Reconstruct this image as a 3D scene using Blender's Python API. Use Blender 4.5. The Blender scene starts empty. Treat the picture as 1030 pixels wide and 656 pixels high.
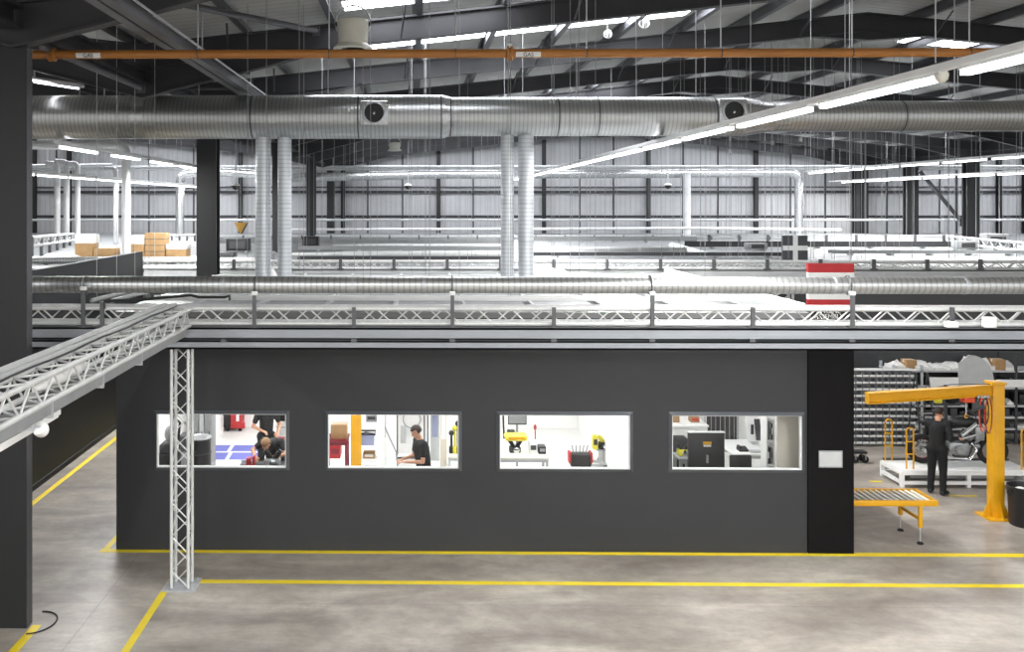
import bpy, bmesh, math, random
from mathutils import Vector, Matrix
random.seed(7)
SC = bpy.context.scene
COL = SC.collection
PI = math.pi
TH = 0.0145                      # small yaw of the camera
CX, VY, F, H = 404.2, 205.0, 950.0, 6.0
CT, ST = math.cos(TH), math.sin(TH)

def pt(px, py, depth):           # photo pixel + distance along the view axis -> point in the hall
    lat = (px - CX) / F * depth
    return Vector((-ST * depth + CT * lat, CT * depth + ST * lat, H - (py - VY) / F * depth))
def at(px, py, y):               # photo pixel + hall depth y -> point
    u = (px - CX) / F
    x = y * (u * CT - ST) / (CT + u * ST)
    depth = -x * ST + y * CT
    return Vector((x, y, H - (py - VY) / F * depth))
def fl(px, py):
    return pt(px, py, H * F / (py - VY))

# ------------------------------------------------------------------ materials
def lin(c):
    c = c.lstrip('#')
    v = [int(c[i:i + 2], 16) / 255 for i in (0, 2, 4)]
    return [x / 12.92 if x <= .04045 else ((x + .055) / 1.055) ** 2.4 for x in v]
MATS = {}
def mat(name, col, rough=.5, metal=0., var=.12, scale=6., stretch=(1, 1, 1), bump=0., emit=None, spec=.5, alpha=None):
    m = bpy.data.materials.new(name); m.use_nodes = True
    nt = m.node_tree; b = nt.nodes['Principled BSDF']
    c = lin(col)
    tc = nt.nodes.new('ShaderNodeTexCoord'); mp = nt.nodes.new('ShaderNodeMapping')
    mp.inputs['Scale'].default_value = stretch
    nz = nt.nodes.new('ShaderNodeTexNoise'); nz.inputs['Scale'].default_value = scale; nz.inputs['Detail'].default_value = 4
    rp = nt.nodes.new('ShaderNodeValToRGB')
    rp.color_ramp.elements[0].position = .3; rp.color_ramp.elements[1].position = .7
    rp.color_ramp.elements[0].color = [x * (1 - var) for x in c] + [1]
    rp.color_ramp.elements[1].color = [min(1, x * (1 + var)) for x in c] + [1]
    nt.links.new(tc.outputs['Object'], mp.inputs['Vector']); nt.links.new(mp.outputs['Vector'], nz.inputs['Vector'])
    nt.links.new(nz.outputs['Fac'], rp.inputs['Fac']); nt.links.new(rp.outputs['Color'], b.inputs['Base Color'])
    b.inputs['Roughness'].default_value = rough; b.inputs['Metallic'].default_value = metal
    b.inputs['Specular IOR Level'].default_value = spec
    if bump:
        bp = nt.nodes.new('ShaderNodeBump'); bp.inputs['Strength'].default_value = bump; bp.inputs['Distance'].default_value = .02
        nt.links.new(nz.outputs['Fac'], bp.inputs['Height']); nt.links.new(bp.outputs['Normal'], b.inputs['Normal'])
    if emit:
        b.inputs['Emission Color'].default_value = lin(emit[0]) + [1]; b.inputs['Emission Strength'].default_value = emit[1]
    MATS[name] = m
    return m
def ribbed(name, col, rough, metal, axis, period, strength, dist=.01, dark=0., var=.1):
    """sheet or duct with ribs (or spiral seams) repeating along one axis"""
    m = mat(name, col, rough, metal, var, 1.2)
    nt = m.node_tree; b = nt.nodes['Principled BSDF']
    tc = nt.nodes.new('ShaderNodeTexCoord')
    w = nt.nodes.new('ShaderNodeTexWave'); w.wave_type = 'BANDS'; w.bands_direction = axis
    w.inputs['Scale'].default_value = .314 / period
    w.inputs['Distortion'].default_value = 0
    nt.links.new(tc.outputs['Object'], w.inputs['Vector'])
    rp = nt.nodes.new('ShaderNodeValToRGB'); rp.color_ramp.elements[0].position = .0; rp.color_ramp.elements[1].position = .35
    nt.links.new(w.outputs['Fac'], rp.inputs['Fac'])
    bp = nt.nodes.new('ShaderNodeBump'); bp.inputs['Strength'].default_value = strength; bp.inputs['Distance'].default_value = dist
    nt.links.new(rp.outputs['Color'], bp.inputs['Height']); nt.links.new(bp.outputs['Normal'], b.inputs['Normal'])
    if dark:
        mx = nt.nodes.new('ShaderNodeMix'); mx.data_type = 'RGBA'; mx.blend_type = 'MULTIPLY'
        mx.inputs['Factor'].default_value = dark
        src = b.inputs['Base Color'].links[0].from_socket
        nt.links.new(src, mx.inputs['A']); nt.links.new(rp.outputs['Color'], mx.inputs['B']); nt.links.new(mx.outputs['Result'], b.inputs['Base Color'])
    return m
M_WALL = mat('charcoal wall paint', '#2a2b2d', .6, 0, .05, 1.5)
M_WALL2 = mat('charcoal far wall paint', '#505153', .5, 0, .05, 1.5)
M_BLACKGLOSS = mat('black gloss panel', '#121112', .22, 0, .1, 3, spec=.12)
M_FRAME = mat('slate window frame', '#4d5054', .35, 0, .06, 4)
M_FRAMEIN = mat('white window reveal', '#e8e8e6', .5, 0, .03, 4)
M_STEEL = mat('dark steel paint', '#303033', .5, 0, .1, 2)
M_COLUMN = mat('near black steel paint', '#1a1b1c', .5, 0, .1, 2)
M_PURLIN = mat('grey purlin steel', '#56565a', .45, .3, .12, 2)
M_GALV = mat('galvanised steel', '#bfc2c5', .36, .4, .1, 8)
M_BEAM = mat('galvanised channel', '#93979c', .4, .2, .08, .9, (1, 4, 4))
M_ALU = mat('aluminium truss', '#d2d3d1', .38, .2, .07, 10)
M_POST = mat('dark post', '#58595b', .5, .2, .1, 5)
M_DUCTX = ribbed('spiral duct along', '#c2c4c3', .33, .88, 'X', .09, .3, .004, .3, .04)
M_DUCTZ = ribbed('spiral duct upright', '#d3d7da', .4, .6, 'Z', .09, .3, .004, .22, .04)
M_DUCTP = mat('plain sheet duct', '#c6c8c8', .27, .8, .08, 2)
M_PIPEW = mat('pale insulated pipe', '#d4d5d5', .4, .3, .06, 4)
M_WHITE = mat('white enamel', '#e9e9e7', .4, 0, .03, 5)
M_OFFWH = mat('cream plastic', '#d9d8cc', .45, 0, .05, 5)
M_GREY = mat('mid grey', '#8c8e8f', .5, 0, .08, 5)
M_LGREY = mat('light grey', '#b9bbbb', .5, 0, .06, 5)
M_DGREY = mat('dark grey', '#3a3b3d', .5, 0, .12, 5)
M_SIGNG = mat('slate sign board', '#45474a', .5, 0, .05, 5)
M_BLACK = mat('black plastic', '#19191a', .45, 0, .15, 6)
M_RUBBER = mat('black rubber', '#161616', .8, 0, .15, 12)
M_CHROME = mat('bright metal', '#d0d2d2', .18, .95, .06, 9)
M_ALLOY = mat('cast alloy', '#9b9d9e', .4, .7, .15, 14, bump=.2)
M_YELLOW = mat('safety yellow paint', '#d59c10', .42, 0, .06, 4)
M_TAPE = mat('yellow floor tape', '#e9d022', .55, 0, .07, 3)
M_ORANGE = mat('ochre pipe paint', '#a86e30', .4, 0, .1, 5, (.4, 2, 2))
M_RED = mat('red paint', '#b3242a', .45, 0, .08, 4)
M_REDORANGE = mat('orange red paint', '#cf4a22', .45, 0, .1, 5)
M_CARD = mat('cardboard', '#a5835a', .75, 0, .1, 5)
M_WRAP = mat('clear white wrap', '#e6e5e1', .25, 0, .1, 9, bump=.6)
M_BEIGE = mat('beige board', '#cfc8b8', .6, 0, .06, 2)
M_BLUE = mat('blue floor paint', '#6a70c0', .6, 0, .06, 2)
M_BIN = mat('grey bin plastic', '#8f9294', .5, 0, .1, 5)
M_BLUEGREY = mat('blue grey plastic', '#8d93ad', .5, 0, .08, 5)
M_SKIN = mat('skin', '#c99678', .5, 0, .05, 20)
M_HAIR = mat('dark brown hair', '#2d221c', .7, 0, .2, 60, bump=.4)
M_HAIR2 = mat('fair brown hair', '#8a6a48', .7, 0, .2, 60, bump=.4)
M_CLOTH = mat('charcoal work cloth', '#141517', .85, 0, .15, 25, bump=.3)
M_CLOTH2 = mat('black work trousers', '#0f1012', .85, 0, .15, 25, bump=.3)
M_TUBE = mat('lit lamp diffuser', '#ffffff', .5, 0, 0, 2, emit=('#fbfbff', 4.0))
M_SKYL = mat('lit rooflight sheet', '#f4f6f8', .5, 0, .02, 1.5, emit=('#f6f8ff', 9.0))
M_MAROON = mat('maroon paint', '#7d2030', .45, 0, .08, 5)
M_LIME = mat('yellow green plastic', '#d8cf3c', .45, 0, .1, 8)
M_TEXTW = mat('white lettering', '#f0f0ee', .5, 0, .02, 4)
M_TEXTB = mat('black lettering', '#121212', .5, 0, .02, 4)
M_CLAD = ribbed('wall cladding', '#acadae', .5, 0, 'X', .34, .55, .02, .1, .06)
M_SHEET = ribbed('roof lining sheet', '#b6b6b3', .5, 0, 'Y', .33, .55, .02, .14, .08)
M_DECK = ribbed('pale roof deck', '#909292', .5, 0, 'Y', .9, .5, .012, .35, .06)
M_DECK2 = ribbed('far roof deck', '#7f8282', .5, 0, 'Y', 1.6, .5, .012, .5, .1)
M_ROOMW = mat('white workroom paint', '#f1f1ef', .6, 0, .015, 1.5)
M_ROOMF = mat('pale workroom floor', '#e9e8e4', .4, 0, .02, 1.5)

def glass():
    m = bpy.data.materials.new('window glass'); m.use_nodes = True
    nt = m.node_tree; nt.nodes.clear()
    o = nt.nodes.new('ShaderNodeOutputMaterial'); mx = nt.nodes.new('ShaderNodeMixShader')
    t = nt.nodes.new('ShaderNodeBsdfTransparent'); g = nt.nodes.new('ShaderNodeBsdfGlossy'); g.inputs['Roughness'].default_value = .02
    fr = nt.nodes.new('ShaderNodeFresnel'); fr.inputs['IOR'].default_value = 1.25
    nz = nt.nodes.new('ShaderNodeTexNoise'); nz.inputs['Scale'].default_value = .8
    rp = nt.nodes.new('ShaderNodeValToRGB'); rp.color_ramp.elements[0].color = (.96, .97, .97, 1); rp.color_ramp.elements[1].color = (1, 1, 1, 1)
    nt.links.new(nz.outputs['Fac'], rp.inputs['Fac']); nt.links.new(rp.outputs['Color'], t.inputs['Color'])
    nt.links.new(fr.outputs['Fac'], mx.inputs['Fac']); nt.links.new(t.outputs[0], mx.inputs[1]); nt.links.new(g.outputs[0], mx.inputs[2])
    nt.links.new(mx.outputs[0], o.inputs['Surface'])
    return m
M_GLASS = glass()

def concrete():
    m = mat('polished concrete', '#8f8a85', .38, 0, .1, 1.3, (.35, 1, 1))
    nt = m.node_tree; b = nt.nodes['Principled BSDF']
    tc = nt.nodes.new('ShaderNodeTexCoord')
    mp = nt.nodes.new('ShaderNodeMapping'); mp.inputs['Scale'].default_value = (.34, .85, 1)
    n1 = nt.nodes.new('ShaderNodeTexNoise'); n1.inputs['Scale'].default_value = 1.1; n1.inputs['Detail'].default_value = 9; n1.inputs['Roughness'].default_value = .62
    n1.inputs['Distortion'].default_value = .5
    rp = nt.nodes.new('ShaderNodeValToRGB'); e = rp.color_ramp.elements
    e[0].position = .26; e[0].color = lin('#766d66') + [1]; e[1].position = .74; e[1].color = lin('#cdc7ba') + [1]
    x = e.new(.5); x.color = lin('#a29a91') + [1]
    n2 = nt.nodes.new('ShaderNodeTexNoise'); n2.inputs['Scale'].default_value = 2.7; n2.inputs['Detail'].default_value = 10; n2.inputs['Roughness'].default_value = .75
    r2 = nt.nodes.new('ShaderNodeValToRGB'); r2.color_ramp.elements[0].position = .35; r2.color_ramp.elements[0].color = (.66, .64, .62, 1); r2.color_ramp.elements[1].position = .6
    mx = nt.nodes.new('ShaderNodeMix'); mx.data_type = 'RGBA'; mx.blend_type = 'MULTIPLY'; mx.inputs['Factor'].default_value = .75
    nt.links.new(tc.outputs['Object'], mp.inputs['Vector']); nt.links.new(mp.outputs['Vector'], n1.inputs['Vector'])
    nt.links.new(tc.outputs['Object'], n2.inputs['Vector'])
    nt.links.new(n1.outputs['Fac'], rp.inputs['Fac']); nt.links.new(n2.outputs['Fac'], r2.inputs['Fac'])
    nt.links.new(rp.outputs['Color'], mx.inputs['A']); nt.links.new(r2.outputs['Color'], mx.inputs['B'])
    # saw-cut joints
    br = nt.nodes.new('ShaderNodeTexBrick'); br.offset = 0; br.inputs['Scale'].default_value = 1
    br.inputs['Brick Width'].default_value = 24.0; br.inputs['Row Height'].default_value = 6.0; br.inputs['Mortar Size'].default_value = .012
    br.inputs['Color1'].default_value = br.inputs['Color2'].default_value = (1, 1, 1, 1); br.inputs['Mortar'].default_value = (.6, .58, .56, 1)
    mp2 = nt.nodes.new('ShaderNodeMapping'); mp2.inputs['Location'].default_value = (4.74, -14.14, 0)
    nt.links.new(tc.outputs['Object'], mp2.inputs['Vector']); nt.links.new(mp2.outputs['Vector'], br.inputs['Vector'])
    m2 = nt.nodes.new('ShaderNodeMix'); m2.data_type = 'RGBA'; m2.blend_type = 'MULTIPLY'; m2.inputs['Factor'].default_value = .5
    nt.links.new(mx.outputs['Result'], m2.inputs['A']); nt.links.new(br.outputs['Color'], m2.inputs['B'])
    nt.links.new(m2.outputs['Result'], b.inputs['Base Color'])
    return m
M_CONC = concrete()

# ------------------------------------------------------------------ mesh builder
def frame_of(d):
    d = d.normalized()
    u = Vector((0, 0, 1)) if abs(d.z) < .95 else Vector((1, 0, 0))
    a = d.cross(u).normalized(); b = a.cross(d).normalized()
    return a, b
class MB:
    def __init__(s): s.v = []; s.f = []; s.m = []; s.k = 0; s.sm = []
    def add(s, vs, fs, smooth=False):
        n = len(s.v); s.v += [Vector(p) for p in vs]
        for f in fs: s.f.append([n + i for i in f]); s.m.append(s.k); s.sm.append(smooth)
        return s
    def slot(s, k): s.k = k; return s
    def box(s, a, b, ch=0.):
        x0, x1 = sorted((a[0], b[0])); y0, y1 = sorted((a[1], b[1])); z0, z1 = sorted((a[2], b[2]))
        if ch <= 0:
            vs = [(x, y, z) for z in (z0, z1) for y in (y0, y1) for x in (x0, x1)]
            return s.add(vs, [(0, 2, 3, 1), (4, 5, 7, 6), (0, 1, 5, 4), (2, 6, 7, 3), (0, 4, 6, 2), (1, 3, 7, 5)])
        c = min(ch, (x1 - x0) / 2.2, (y1 - y0) / 2.2, (z1 - z0) / 2.2)
        bm = bmesh.new(); bmesh.ops.create_cube(bm, size=1)
        for v in bm.verts: v.co = Vector(((x0 + x1) / 2 + v.co.x * (x1 - x0), (y0 + y1) / 2 + v.co.y * (y1 - y0), (z0 + z1) / 2 + v.co.z * (z1 - z0)))
        bmesh.ops.bevel(bm, geom=list(bm.edges), offset=c, segments=2, affect='EDGES', profile=.5)
        bm.verts.index_update()
        s.add([v.co for v in bm.verts], [[v.index for v in f.verts] for f in bm.faces]); bm.free()
        return s
    def cbox(s, c, sz, ch=0.):
        return s.box([c[i] - sz[i] / 2 for i in range(3)], [c[i] + sz[i] / 2 for i in range(3)], ch)
    def tube(s, p, q, r, r2=None, n=8, cap=True):
        p, q = Vector(p), Vector(q); r2 = r if r2 is None else r2
        a, b = frame_of(q - p); k = len(s.v)
        for c, rr in ((p, r), (q, r2)):
            s.v += [c + (a * math.cos(2 * PI * i / n) + b * math.sin(2 * PI * i / n)) * rr for i in range(n)]
        for i in range(n):
            j = (i + 1) % n; s.f.append([k + i, k + j, k + n + j, k + n + i]); s.m.append(s.k); s.sm.append(n > 4)
        if cap:
            s.f.append([k + i for i in range(n)][::-1]); s.f.append([k + n + i for i in range(n)]); s.m += [s.k] * 2; s.sm += [False] * 2
        return s
    def path(s, pts, r, n=8, cap=True):
        """swept tube through points (no gaps at the bends)"""
        pts = [Vector(p) for p in pts]; k = len(s.v); a = None
        for i, p in enumerate(pts):
            d = (pts[min(i + 1, len(pts) - 1)] - pts[max(i - 1, 0)]).normalized()
            if a is None: a, b = frame_of(d)
            else:
                a = (a - d * a.dot(d)).normalized(); b = a.cross(d).normalized() * 1
            b = d.cross(a)
            rr = r[i] if isinstance(r, (list, tuple)) else r
            s.v += [p + (a * math.cos(2 * PI * j / n) + b * math.sin(2 * PI * j / n)) * rr for j in range(n)]
        for i in range(len(pts) - 1):
            for j in range(n):
                l = (j + 1) % n; s.f.append([k + i * n + j, k + i * n + l, k + (i + 1) * n + l, k + (i + 1) * n + j]); s.m.append(s.k); s.sm.append(True)
        if cap:
            e = k + (len(pts) - 1) * n
            s.f.append([k + j for j in range(n)][::-1]); s.f.append([e + j for j in range(n)]); s.m += [s.k] * 2; s.sm += [False] * 2
        return s
    def lathe(s, prof, c=(0, 0, 0), axis='z', n=20, smooth=True):
        """prof: (radius, height) list; axis z, y or x"""
        c = Vector(c); k = len(s.v)
        for r, h in prof:
            for i in range(n):
                x, y = r * math.cos(2 * PI * i / n), r * math.sin(2 * PI * i / n)
                o = {'z': (x, y, h), 'y': (x, h, -y), 'x': (h, x, y)}[axis]
                s.v.append(c + Vector(o))
        for a in range(len(prof) - 1):
            for i in range(n):
                j = (i + 1) % n; s.f.append([k + a * n + i, k + a * n + j, k + (a + 1) * n + j, k + (a + 1) * n + i]); s.m.append(s.k); s.sm.append(smooth)
        if prof[0][0] > 1e-5: s.f.append([k + i for i in range(n)][::-1]); s.m.append(s.k); s.sm.append(False)
        if prof[-1][0] > 1e-5: s.f.append([k + (len(prof) - 1) * n + i for i in range(n)]); s.m.append(s.k); s.sm.append(False)
        return s
    def prism(s, poly, ax, lo, hi):
        """polygon (2D list) extruded along axis ax ('x': poly is (y,z), 'y': (x,z), 'z': (x,y))"""
        n = len(poly)
        def mk(p, t): return {'x': (t, p[0], p[1]), 'y': (p[0], t, p[1]), 'z': (p[0], p[1], t)}[ax]
        vs = [mk(p, lo) for p in poly] + [mk(p, hi) for p in poly]
        fs = [list(range(n))[::-1], [n + i for i in range(n)]] + [[i, (i + 1) % n, n + (i + 1) % n, n + i] for i in range(n)]
        return s.add(vs, fs)
    def ball(s, c, r, n=12, m=8):
        rx, ry, rz = r if isinstance(r, (list, tuple)) else (r, r, r)
        c = Vector(c); k = len(s.v)
        for a in range(m + 1):
            t = PI * a / m
            for i in range(n):
                s.v.append(c + Vector((rx * math.sin(t) * math.cos(2 * PI * i / n), ry * math.sin(t) * math.sin(2 * PI * i / n), rz * math.cos(t))))
        for a in range(m):
            for i in range(n):
                j = (i + 1) % n; s.f.append([k + a * n + i, k + (a + 1) * n + i, k + (a + 1) * n + j, k + a * n + j]); s.m.append(s.k); s.sm.append(True)
        return s
    def torus(s, c, R, r, axis='y', n=28, m=10, a0=0, a1=2 * PI):
        pts = []
        for i in range(n + 1):
            t = a0 + (a1 - a0) * i / n
            x, y = R * math.cos(t), R * math.sin(t)
            pts.append(Vector(c) + Vector({'z': (x, y, 0), 'y': (x, 0, y), 'x': (0, x, y)}[axis]))
        return s.path(pts, r, m)
    def mesh(s, name, mats, org):
        me = bpy.data.meshes.new(name)
        me.from_pydata([tuple(v - org) for v in s.v], [], s.f)
        for m in mats: me.materials.append(m)
        for p, k, sm in zip(me.polygons, s.m, s.sm): p.material_index = k; p.use_smooth = sm
        bm = bmesh.new(); bm.from_mesh(me); bmesh.ops.remove_doubles(bm, verts=bm.verts, dist=1e-5)
        bmesh.ops.dissolve_degenerate(bm, dist=1e-6, edges=bm.edges)
        bmesh.ops.recalc_face_normals(bm, faces=bm.faces); bm.to_mesh(me); bm.free()
        me.set_sharp_from_angle(angle=.72)
        return me
    def part(s, name, m, parent, label=None):
        org = Vector((0, 0, 0)); p = parent
        while p is not None: org = org + p.location; p = p.parent
        o = bpy.data.objects.new(name, s.mesh(name, m if isinstance(m, (list, tuple)) else [m], org))
        COL.objects.link(o); o.parent = parent
        if label: o['label'] = label
        return o
    def solo(s, name, m, label=None, cat=None, group=None, kind=None, org=None):
        if org is None:
            xs = [v.x for v in s.v]; ys = [v.y for v in s.v]; zs = [v.z for v in s.v]
            org = Vector(((min(xs) + max(xs)) / 2, (min(ys) + max(ys)) / 2, min(zs)))
        o = bpy.data.objects.new(name, s.mesh(name, m if isinstance(m, (list, tuple)) else [m], Vector(org)))
        o.location = org; COL.objects.link(o)
        tag(o, label, cat, group, kind)
        return o
def tag(o, label=None, cat=None, group=None, kind=None):
    for k, v in (('label', label), ('category', cat), ('group', group), ('kind', kind)):
        if v: o[k] = v
    return o
def thing(name, label, cat, loc, group=None):
    o = bpy.data.objects.new(name, None); COL.objects.link(o); o.location = loc; o.empty_display_size = .1
    return tag(o, label, cat, group)
def copy_tree(o, parent=None):
    c = o.copy(); COL.objects.link(c)
    if parent: c.parent = parent
    for ch in list(o.children): copy_tree(ch, c)
    return c
def dup(o, loc, label=None, group=None, rz=None):
    c = copy_tree(o); c.location = loc
    if rz is not None: c.rotation_euler = (0, 0, rz)
    if label: c['label'] = label
    if group: c['group'] = group
    return c
def struct(mb, name, m, label=None, org=None):
    o = mb.solo(name, m, label, None, None, 'structure', org=org)
    o['category'] = name.split('_')[0].split('.')[0]
    return o
def text_mesh(body, size, name, m, parent, loc, rot, extrude=.002):
    cu = bpy.data.curves.new(name, 'FONT'); cu.body = body; cu.size = size; cu.align_x = 'CENTER'; cu.align_y = 'CENTER'; cu.extrude = extrude
    t = bpy.data.objects.new('tmp', cu)
    me = bpy.data.meshes.new_from_object(t); bpy.data.objects.remove(t); bpy.data.curves.remove(cu)
    me.materials.clear(); me.materials.append(m)
    o = bpy.data.objects.new(name, me); COL.objects.link(o)
    org = Vector((0, 0, 0)); p = parent
    while p is not None: org = org + p.location; p = p.parent
    o.parent = parent; o.location = Vector(loc) - org; o.rotation_euler = rot
    return o
ORD = ['first', 'second', 'third', 'fourth', 'fifth', 'sixth', 'seventh', 'eighth', 'ninth', 'tenth', 'eleventh', 'twelfth', 'thirteenth', 'fourteenth', 'fifteenth', 'sixteenth', 'seventeenth', 'eighteenth', 'nineteenth', 'twentieth', 'twenty-first', 'twenty-second', 'twenty-third', 'twenty-fourth', 'twenty-fifth', 'twenty-sixth', 'twenty-seventh', 'twenty-eighth', 'twenty-ninth', 'thirtieth']

# ------------------------------------------------------------------ camera
cam = bpy.data.cameras.new('camera'); co = bpy.data.objects.new('camera', cam); COL.objects.link(co)
co.location = (0, 0, H); co.rotation_euler = (PI / 2, 0, TH)
cam.sensor_fit = 'HORIZONTAL'; cam.sensor_width = 36; cam.lens = F / 1030 * 36
cam.shift_x = (515 - CX) / 1030; cam.shift_y = (VY - 328) / 1030
cam.clip_end = 300; cam.clip_start = .05
SC.camera = co
ROOM_W = 40; LINE_W = 80; SKY_S = 2.1; EXPO = 0.66
# ------------------------------------------------------------------ hall shell
YB = 64.6
struct(MB().box((-34, -1, -.2), (48, YB + .3, 0)), 'floor', M_CONC, 'polished grey brown concrete factory floor', org=(0, 0, 0))
RX, VX, RVX, PITCH = 12.27, -5.67, 30.21, .105
RU = 10.70                                     # underside of the rafters at the ridge
def under(x):                                  # rafter underside height at x
    if x < VX: return RU - abs(x - (2 * VX - RX)) * PITCH
    if x > RVX: return RU - abs(x - (2 * RVX - RX)) * PITCH
    return RU - abs(x - RX) * PITCH
RD, PU = .5, .22                               # rafter depth, purlin depth
SLOPES = [(-23.61, VX, 'rising from the valley towards the left'), (VX, RX, 'rising from the valley to the middle ridge'),
          (RX, RVX, 'falling from the middle ridge to the right valley'), (RVX, 48.15, 'beyond the right valley')]
for i, (a, b, nm) in enumerate(SLOPES):
    za, zb = under(a + 1e-4) + RD + PU, under(b - 1e-4) + RD + PU
    struct(MB().prism([(a, za), (b, zb), (b, zb + .12), (a, za + .12)], 'y', 5.0, YB + .2), 'ceiling', M_SHEET, 'pale ribbed roof lining ' + nm, org=(0, 0, 0))
struct(MB().box((-34.2, 16, 0), (-34.0, YB, 11.3)), 'wall_far_left', M_CLAD, 'pale cladding on the far left side of the hall', org=(-34, 16, 0))
struct(MB().box((48.0, 16, 0), (48.2, YB, 11.9)), 'wall_far_right', M_CLAD, 'pale cladding on the far right side of the hall', org=(48, 16, 0))
# back wall of ribbed cladding, with its rails and wind posts
struct(MB().box((-34, YB, 0), (48, YB + .2, 11.3)), 'wall_back', M_CLAD, 'pale grey ribbed cladding on the far wall', org=(0, 0, 0))
for k, (py, h, dpt, m, nm) in enumerate([(188.2, .09, .10, M_PURLIN, 'dark upper sheeting rail along the far wall'), (193, .16, .14, M_STEEL, 'thicker dark sheeting rail below the upper one on the far wall'),
        (217.6, .14, .14, M_STEEL, 'dark lower sheeting rail along the far wall'), (243, .2, .14, M_STEEL, 'lowest dark sheeting rail of the far wall')]):
    z = at(515, py, YB - .1).z
    MB().box((-33, YB - dpt, z - h / 2), (47, YB, z + h / 2)).box((-33, YB - dpt, z - h / 2 - .02), (47, YB - dpt + .02, z - h / 2)).solo('sheeting_rail', m, nm, 'wall rail', 'rails on the far wall')
px_main = [35, 70, 242, 345, 441, 547, 652, 760, 1004, 1030]
px_thin = [57, 150, 195, 283, 370, 405, 476, 512, 583, 617, 687, 722, 795, 830, 892, 962, 945]
for i, px in enumerate(sorted(px_main)):
    p = at(px, 200, YB - .2); top = under(p.x) + .1
    MB().prism([(p.x - .13, YB - .42), (p.x + .13, YB - .42), (p.x + .13, YB - .39), (p.x + .03, YB - .39), (p.x + .03, YB - .2), (p.x + .13, YB - .2), (p.x + .13, YB - .15), (p.x - .13, YB - .15),
                (p.x - .13, YB - .2), (p.x - .03, YB - .2), (p.x - .03, YB - .39), (p.x - .13, YB - .39)], 'z', 0, top).solo('wind_post', M_COLUMN,
                'dark steel wind post on the far wall, %s from the left' % ORD[i], 'wall post', 'wind posts on the far wall')
for i, px in enumerate(sorted(px_thin)):
    p = at(px, 200, YB)
    MB().box((p.x - .05, YB - .05, 0), (p.x + .05, YB, under(p.x) + .3)).box((p.x - .02, YB - .07, 0), (p.x + .02, YB - .05, under(p.x) + .3)).solo('cladding_joint_strip', M_DGREY,
                'thin dark joint strip between far wall cladding panels, %s from the left' % ORD[i], 'joint strip', 'joint strips on the far wall')
# left partition, dark, running away from the camera
struct(MB().box((-8.15, 9, 0), (-8.0, 27.6, 4.6)).box((-8.0, 9, 0), (-7.97, 27.6, .12)), 'wall_left', M_WALL, 'charcoal partition wall on the far side of the left walkway', org=(0, 0, 0))
# rear partition under the second gallery
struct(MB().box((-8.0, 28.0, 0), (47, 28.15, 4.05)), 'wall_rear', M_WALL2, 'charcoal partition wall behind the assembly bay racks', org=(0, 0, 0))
# pale flat roofs of the rooms behind
struct(MB().box((-33, 28.2, 3.93), (47, 62.5, 4.05)), 'ceiling_rear_rooms', M_DECK2, 'pale flat roof deck over the rooms at the back of the hall', org=(0, 28.2, 4.05))

# columns -----------------------------------------------------------------
def column(x, y, top, w, d, label, base=0, name='steel_column'):
    t = thing(name, label, 'column', (x, y, base), 'steel columns of the hall')
    f = w * .13
    p = [(-w / 2, -d / 2), (w / 2, -d / 2), (w / 2, -d / 2 + f), (f / 2, -d / 2 + f), (f / 2, d / 2 - f), (w / 2, d / 2 - f), (w / 2, d / 2), (-w / 2, d / 2), (-w / 2, d / 2 - f), (-f / 2, d / 2 - f), (-f / 2, -d / 2 + f), (-w / 2, -d / 2 + f)]
    MB().prism([(x + a, y + b) for a, b in p], 'z', base, top).part('shaft', M_COLUMN, t)
    if base == 0: MB().box((x - w * .55, y - d * .55, 0), (x + w * .55, y + d * .55, .03)).part('base_plate', M_COLUMN, t)
    MB().box((x - w * .6, y - d * .6, top), (x + w * .6, y + d * .6, top + .04)).part('cap_plate', M_COLUMN, t)
    return t
# nearest column: boxed in, with a lighter edge return
xr = at(26.5, 400, 13.26).x + .09
t = thing('steel_column', 'very large near black boxed column closest to the camera, at the left edge', 'column', (xr - .28, 13.5, 0), 'steel columns of the hall')
MB().box((xr - .62, 13.26, 0), (xr - .09, 13.44, under(VX) - .6)).part('shaft', M_COLUMN, t)
MB().box((xr - .09, 13.27, 0), (xr - .085, 13.455, under(VX) - .6)).part('edge_channel', M_PURLIN, t)
x1 = at(209.5, 200, 25.9).x
column(x1, 25.9, under(VX) - .55, .54, .5, 'dark steel column just left of the pair of upright spiral ducts')
for i, (px, y) in enumerate([(281, 38.3), (313, 51.0), (333, 62.4)]):
    column(at(px, 200, y).x, y, under(VX) - .5, .5, .5, ['dark steel column showing between the two upright ducts of the left pair', 'slim dark steel column right of the left pair of upright ducts', 'farthest dark steel column of the left valley row'][i])
for i, (px, y, w) in enumerate([(976.5, 51.4, .68), (916, 57.6, .7), (865, 63.6, .9)]):
    column(at(px, 200, y).x, y, under(RVX) - .3, w, .5, ['broad dark steel column at the far right with a diagonal brace at its foot', 'dark steel column second from the right in the far right row', 'dark steel column against the far wall where the roof valley meets it'][i])
a, b = at(925, 172, 52), at(968, 224, 52)
MB().tube(a, b, .11, n=8).box(b - Vector((.15, .1, .2)), b + Vector((.15, .1, .2))).solo('diagonal_brace', M_COLUMN, 'dark diagonal steel brace beside the broad far right column', 'brace')
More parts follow.
